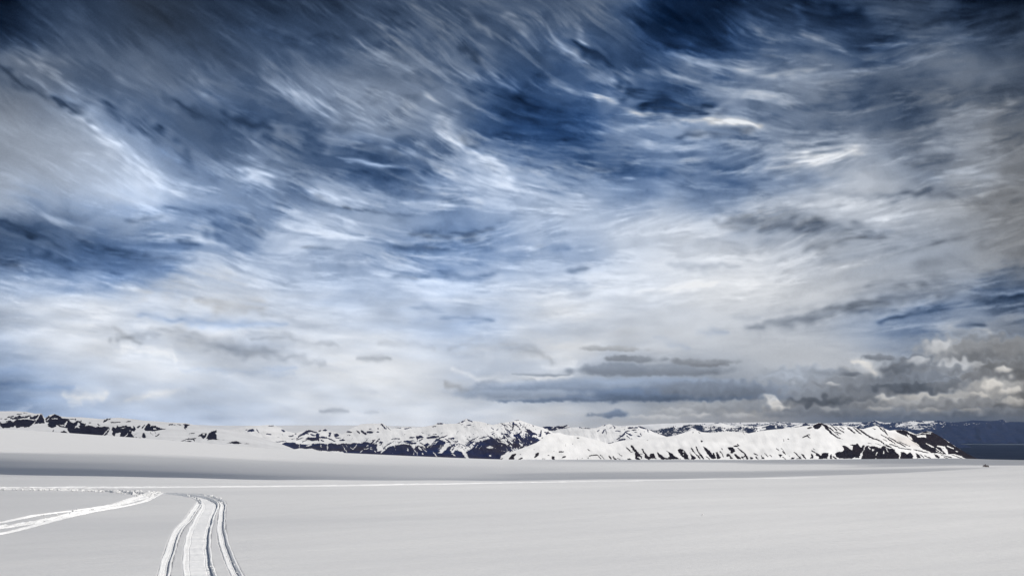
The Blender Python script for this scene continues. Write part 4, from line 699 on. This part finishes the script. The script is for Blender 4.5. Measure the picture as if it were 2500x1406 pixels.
def fgr(PX, PY, m, t):
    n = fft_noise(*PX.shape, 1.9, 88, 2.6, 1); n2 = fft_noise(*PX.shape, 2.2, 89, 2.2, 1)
    snow = (n+.5*n2 > .75+np.clip((PY-1040)/7, -1.4, 4)+np.clip((PX-2140)/200, -.3, 1.4)+.9*np.exp(-((PX-2390)/80)**2))  # snow thinned to the right in place of cloud shade on the range
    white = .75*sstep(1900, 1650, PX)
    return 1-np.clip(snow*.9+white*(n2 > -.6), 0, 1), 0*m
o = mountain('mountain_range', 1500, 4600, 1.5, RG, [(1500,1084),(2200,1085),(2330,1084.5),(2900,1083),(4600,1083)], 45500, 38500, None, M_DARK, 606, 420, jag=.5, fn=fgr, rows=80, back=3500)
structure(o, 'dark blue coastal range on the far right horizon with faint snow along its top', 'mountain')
RH = [(2150,1100),(2200,1076),(2240,1066),(2262,1063),(2285,1067),(2310,1073),(2335,1081),(2360,1088),(2420,1100)]
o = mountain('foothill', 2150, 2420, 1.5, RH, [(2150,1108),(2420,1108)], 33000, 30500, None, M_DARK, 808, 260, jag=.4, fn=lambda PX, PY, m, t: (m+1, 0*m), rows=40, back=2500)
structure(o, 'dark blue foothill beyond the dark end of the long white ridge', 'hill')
RI = [(100,1060),(240,1027),(330,1027),(450,1035),(520,1038),(640,1038.5),(720,1037.8),(860,1037.8),(1000,1040),(1150,1046),(1320,1075)]
o = mountain('ice_cap', 100, 1320, 4.0, RI, [(100,1100),(1320,1100)], 24000, 15500, None, M_LEFT, 707, 40, jag=.08, rows=40)
structure(o, 'flat pale ice cap on the horizon behind the left and middle ranges', 'ice cap')
# ---------------------------------------------------------------- shallow water on the far lowland
def lagoon():
    b = NB('water'); p = b.pos(); n = b.noise(.002, 4, .6, p)
    bm = b.n('ShaderNodeBump', Strength=.12, Distance=1.0, Height=b.math('MULTIPLY', n, 60)).outputs[0]
    m = b.surf(b.n('ShaderNodeBsdfPrincipled', Base__Color=(.05, .07, .09, 1), Roughness=.25, Normal=bm).outputs[0])
    px = np.linspace(2290, 3900, 80); r = np.random.default_rng(4)
    top = 1083.6+.25*np.sin(px*.05); bot = top+np.clip((px-2325)/40, .1, 1)*(1.5+.5*np.sin(px*.031))
    vs = []
    for row in (top, bot):
        tx, tz = view(px, row); d = -893.0/tz; vs.append(np.stack([tx*d, d, np.full_like(d, -893.0)], -1))
    o = mesh_np('water', np.concatenate(vs), grid_faces(2, 80), m); structure(o, 'thin bright strip of water on the lowland at the far right', 'water')
lagoon()
# ---------------------------------------------------------------- the parked snowmobile, far out on the snow at right
def tube(pts, rad, k=8):
    P = [Vector(p) for p in pts]; vs, fs = [], []
    for i, p in enumerate(P):
        t = (P[min(i+1, len(P)-1)]-P[max(i-1, 0)]).normalized(); a = t.orthogonal().normalized(); bb = t.cross(a)
        rr = rad[i] if isinstance(rad, (list, tuple)) else rad
        vs += [p+(a*math.cos(2*math.pi*q/k)+bb*math.sin(2*math.pi*q/k))*rr for q in range(k)]
    for i in range(len(P)-1): fs += [(i*k+q, i*k+(q+1) % k, (i+1)*k+(q+1) % k, (i+1)*k+q) for q in range(k)]
    fs += [tuple(range(k))[::-1], tuple((len(P)-1)*k+q for q in range(k))]
    return vs, fs
def loft(secs):                                                   # cross sections (x, half width, z low, z high, roundness) joined nose to tail
    vs, fs, k = [], [], 14
    for x, hw, zl, zh, e in secs:
        for q in range(k):
            a = 2*math.pi*q/k; c, s = math.cos(a), math.sin(a)
            vs.append((x, hw*math.copysign(abs(c)**e, c), (zl+zh)/2+(zh-zl)/2*math.copysign(abs(s)**e, s)))
    for i in range(len(secs)-1): fs += [(i*k+q, i*k+(q+1) % k, (i+1)*k+(q+1) % k, (i+1)*k+q) for q in range(k)]
    fs += [tuple(range(k))[::-1], tuple((len(secs)-1)*k+q for q in range(k))]
    return vs, fs
def part(name, vf, mat, parent, smooth=True):
    me = bpy.data.meshes.new(name); me.from_pydata([tuple(v) for v in vf[0]], [], vf[1]); me.update(); me.materials.append(mat)
    if smooth: me.polygons.foreach_set('use_smooth', [True]*len(me.polygons))
    o = bpy.data.objects.new(name, me); C.objects.link(o); o.parent = parent; return o
def join(*a):
    vs, fs = [], []
    for v, f in a: fs += [tuple(i+len(vs) for i in q) for q in f]; vs += list(v)
    return vs, fs
def snowmobile(px, py):
    tx, tz = view(px, py); d = 250.0
    for d in np.arange(180, 900, 1.0):                            # where the line of sight first comes down on the far snow
        if float(ground_z(tx*d, d)) >= tz*d: break
    print('snowmobile at', d)
    e = bpy.data.objects.new('snowmobile', None); C.objects.link(e); e.location = (tx*d, d, float(ground_z(tx*d, d))+.0); e.rotation_euler = (0, R(-2), R(186)); e.scale = (.84, .84, .84)
    e['label'] = 'small dark red snowmobile parked alone far out on the snow at right'; e['category'] = 'snowmobile'
    red = plain('dark_red_paint', (.022, .003, .006, 1), .6, 0, 0); blk = plain('black_rubber', (.012, .012, .013, 1), .7); seatm = plain('black_vinyl', (.015, .015, .016, 1), .5); met = plain('grey_metal', (.2, .2, .21, 1), .35, .8)
    g = NB('smoked_glass'); gl = g.surf(g.n('ShaderNodeBsdfPrincipled', Base__Color=(.02, .02, .03, 1), Roughness=.08).outputs[0])
    part('body', loft([(1.28,.10,.42,.52,.8),(1.15,.30,.34,.62,.8),(.85,.44,.28,.78,.75),(.45,.46,.26,.92,.75),(.15,.40,.28,.95,.75),(-.10,.28,.30,.80,.75),(-.45,.24,.32,.62,.7),(-1.05,.23,.36,.60,.7),(-1.35,.20,.44,.58,.7)]), red, e)
    part('seat', loft([(-.02,.12,.78,.86,.8),(-.15,.17,.62,.92,.75),(-.55,.18,.58,.86,.7),(-1.05,.18,.58,.84,.7),(-1.25,.15,.60,.90,.7),(-1.32,.08,.66,.84,.8)]), seatm, e)
    ws = []
    for i in range(6):
        u = i/5
        for q in range(9):
            a = (q/8-.5)*2; ws.append((.62-.62*u-.10*a*a, a*(.36-.10*u), .84+.46*u-.05*a*a))
    part('windshield', (ws+[(x-.012, y, z-.012) for x, y, z in ws], [(i*9+q, i*9+q+1, (i+1)*9+q+1, (i+1)*9+q) for i in range(5) for q in range(8)]+[(54+i*9+q, 54+(i+1)*9+q, 54+(i+1)*9+q+1, 54+i*9+q+1) for i in range(5) for q in range(8)]), gl, e)
    hb = part('handlebar', join(tube([(.02,-.36,1.02),(.08,-.2,1.06),(.10,0,1.03),(.08,.2,1.06),(.02,.36,1.02)], .016), tube([(.10,0,1.03),(.22,0,.80)], .022)), met, e)
    for s in (-1, 1): part('grip', tube([(.02,s*.36,1.02),(-.03,s*.47,1.0)], .022), blk, hb)
    # the drive belt: a closed loop round its rollers, with lugs
    loop = []
    for i in range(40):
        u = i/40*2*math.pi; cx = -.55; x = cx+.86*math.copysign(abs(math.cos(u))**.45, math.cos(u)); z = .20+.18*math.copysign(abs(math.sin(u))**.8, math.sin(u))+max(0, (x-.1))*.35; loop.append((x, z+(.022 if i % 2 else 0)))
    bv = [(x, y, z) for x, z in loop for y in (-.19, .19)]+[(x*.96-.02, y, .2+(z-.2)*.82) for x, z in loop for y in (-.19, .19)]
    bf = [(2*i, 2*i+1, (2*i+3) % 80, (2*i+2) % 80) for i in range(40)]+[(80+2*i, 80+(2*i+2) % 80, 80+(2*i+3) % 80, 80+2*i+1) for i in range(40)]
    bf += [(2*i, (2*i+2) % 80, 80+(2*i+2) % 80, 80+2*i) for i in range(40)]+[(2*i+1, 81+2*i, 81+(2*i+2) % 80, (2*i+3) % 80) for i in range(40)]
    bt = part('drive_belt', (bv, bf), blk, e, smooth=False)
    for x in (-1.25, -.85, -.4, .05):
        part('roller', tube([(x,-.17,.19),(x,.17,.19)], .10, 14), met, bt)
    part('rear_flap', loft([(-1.38,.20,.42,.55,.4),(-1.46,.22,.16,.46,.4),(-1.48,.22,.12,.42,.4)]), blk, e)
    for s in (-1, 1):
        k = part('ski', loft([(1.62,.03,.20,.22,.8),(1.55,.055,.13,.16,.7),(1.38,.07,.045,.075,.7),(1.1,.075,.02,.05,.7),(.72,.07,.015,.045,.7),(.58,.05,.03,.05,.7)]), blk, e); k.location.y = s*.52
        part('strut', join(tube([(1.02,0,.05),(.92,-s*.08,.36)], .03), tube([(.92,-s*.08,.36),(.80,-s*.26,.40)], .022), tube([(1.0,-s*.02,.18),(.85,-s*.28,.30)], .018)), met, k)
        part('headlight', loft([(1.16,.03,.50,.55,.8),(1.13,.075,.47,.58,.8),(1.05,.085,.46,.60,.8)]), gl, e).location.y = s*.14
    part('rear_rack', join(tube([(-1.05,-.2,.62),(-1.4,-.2,.66),(-1.46,0,.67),(-1.4,.2,.66),(-1.05,.2,.62)], .014), tube([(-1.25,-.2,.64),(-1.25,.2,.64)], .012)), met, e)
snowmobile(2406.5, 1139.9)
# ---------------------------------------------------------------- low clouds outside the picture, shaped for the shade they throw on the snow
def cloud(label, h, thick, cover, box, seed, n1=220):
    # cover(px, r) says how much sun is held back where the cloud's shade falls, seen from the viewer's place on the snow
    b = NB('cloud'); sh = b.n('ShaderNodeMixShader', i0=b.attr('cover'), i1=b.n('ShaderNodeBsdfTransparent').outputs[0], i2=b.n('ShaderNodeBsdfDiffuse', Color=(.85, .86, .88, 1)).outputs[0]).outputs[0]
    m = b.surf(sh)
    X, Y = np.meshgrid(np.linspace(box[0], box[1], n1), np.linspace(box[2], box[3], n1))   # footprint of the shade
    nz = fft_noise(n1, n1, 2.8, seed, 2.2, 1)
    r = np.hypot(X, Y); ph = np.arctan2(X, Y); px = CXP+FOC*1.02*np.tan(np.clip(ph, -R(60), R(60)))
    px = np.where(np.abs(ph) > R(60), np.where(ph > 0, 9e3, -9e3), px)
    cov = np.clip(cover(px, r, nz), 0, .96)
    gz = ground_z(X, Y); k = (h-gz)/TO_SUN.z; CX, CY = X+TO_SUN.x*k, Y+TO_SUN.y*k
    body = gblur(np.minimum(cov*2, 1), 6); body = np.where(cov > 0, body, 0)
    v = np.concatenate([np.stack([CX, CY, h+thick*body*(.8+.15*nz)], -1).reshape(-1, 3), np.stack([CX, CY, h-thick*.2*body-.5], -1).reshape(-1, 3)])
    f = grid_faces(n1, n1); cc = cov.ravel(); keep = cc[f].max(1) > .004
    o = mesh_np('cloud', v, np.concatenate([f[keep], (f+n1*n1)[keep][:, ::-1]]), m, attrs={'cover': 1-np.sqrt(np.clip(1-np.concatenate([cc, cc]), 0, 1))})   # light crosses two skins
    o['kind'] = 'stuff'; o['label'] = label; o['category'] = 'cloud'
def lr(r): return np.log(np.maximum(r, 1))
def c_left(px, r, nz):
    amp = np.interp(px, [-900, 0, 350, 700, 950, 1250, 1450, 1620], [.97, .95, .86, .66, .48, .34, .22, 0])
    r0 = np.interp(px, [-900, 0, 400, 700, 1000, 1300], [200, 215, 210, 190, 170, 150]); r1 = np.interp(px, [-900, 0, 300, 640, 850, 1000, 1300, 1500], [520, 640, 830, 1150, 1500, 1900, 2000, 1500])
    u = (lr(r)-np.log(r0))/(np.log(r1)-np.log(r0))+.07*nz
    return amp*(1-.30*sstep(.15, .5, u)-.70*sstep(.5, 1.05, u))*sstep(64, 84, r+2*nz)*(1+.10*nz)
cloud('broad cloud overhead whose shade lies on the left snow slope', 1400, 120, c_left, (-1300, 700, 40, 2150), 3, 320)
def c_band(px, r, nz):
    amp = np.interp(px, [1150, 1400, 1900, 2450, 2700], [0, .36, .42, .42, .36]); r1 = np.interp(px, [1200, 1600, 2050, 2300, 2450, 2700], [420, 430, 370, 330, 300, 260])
    return amp*sstep(66, 90, r)*sstep(1.12, .88, r/r1+.03*nz)
cloud('thin cloud overhead shading a band beyond the snow brow', 1400, 50, c_band, (-40, 420, 40, 520), 5)
def c_rim(px, r, nz):
    amp = np.interp(px, [1250, 1450, 1800, 2500], [0, .36, .48, .58]); r0 = np.interp(px, [1400, 1700, 2050, 2320, 2430, 2600], [1700, 1650, 1250, 820, 560, 470])
    return amp*sstep(.9, 1.12, r/r0+.04*nz)*sstep(3200, 2700, r)
cloud('cloud overhead shading the far rim of the snow at right', 1500, 120, c_rim, (-50, 2200, 350, 3100), 6)
def c_added_veil(px, r, nz):
    lim = np.interp(r, [2, 9, 14, 24, 34, 48], [620, 470, 420, 330, 200, 60])
    return .34*sstep(260, -260, px-lim+60*nz)*sstep(62, 50, r)  # added thin cloud out of view, only there to darken the near left snow
cloud('unseen thin cloud added to dull the near snow at left', 1300, 30, c_added_veil, (-60, 8, 2, 70), 8)
# ---------------------------------------------------------------- air
def haze():
    b = NB('air'); v = b.n('ShaderNodeVolumePrincipled', Color=(.42, .60, .98, 1), Density=HAZE, Anisotropy=.0)
    b.t.links.new(v.outputs[0], b.out.inputs['Volume'])
    X, z0, z1 = 54000, -1000, 420
    vs = [(sx*X, sy*X, z) for z in (z0, z1) for sx, sy in ((-1,-1),(1,-1),(1,1),(-1,1))]
    o = mesh_np('haze', vs, np.array([(3,2,1,0),(4,5,6,7),(0,1,5,4),(1,2,6,5),(2,3,7,6),(3,0,4,7)]), b.m, smooth=False)
    o['kind'] = 'stuff'; o['label'] = 'clear cold air that turns the farthest range blue'; o['category'] = 'haze'
HAZE = 3.0e-6
haze()
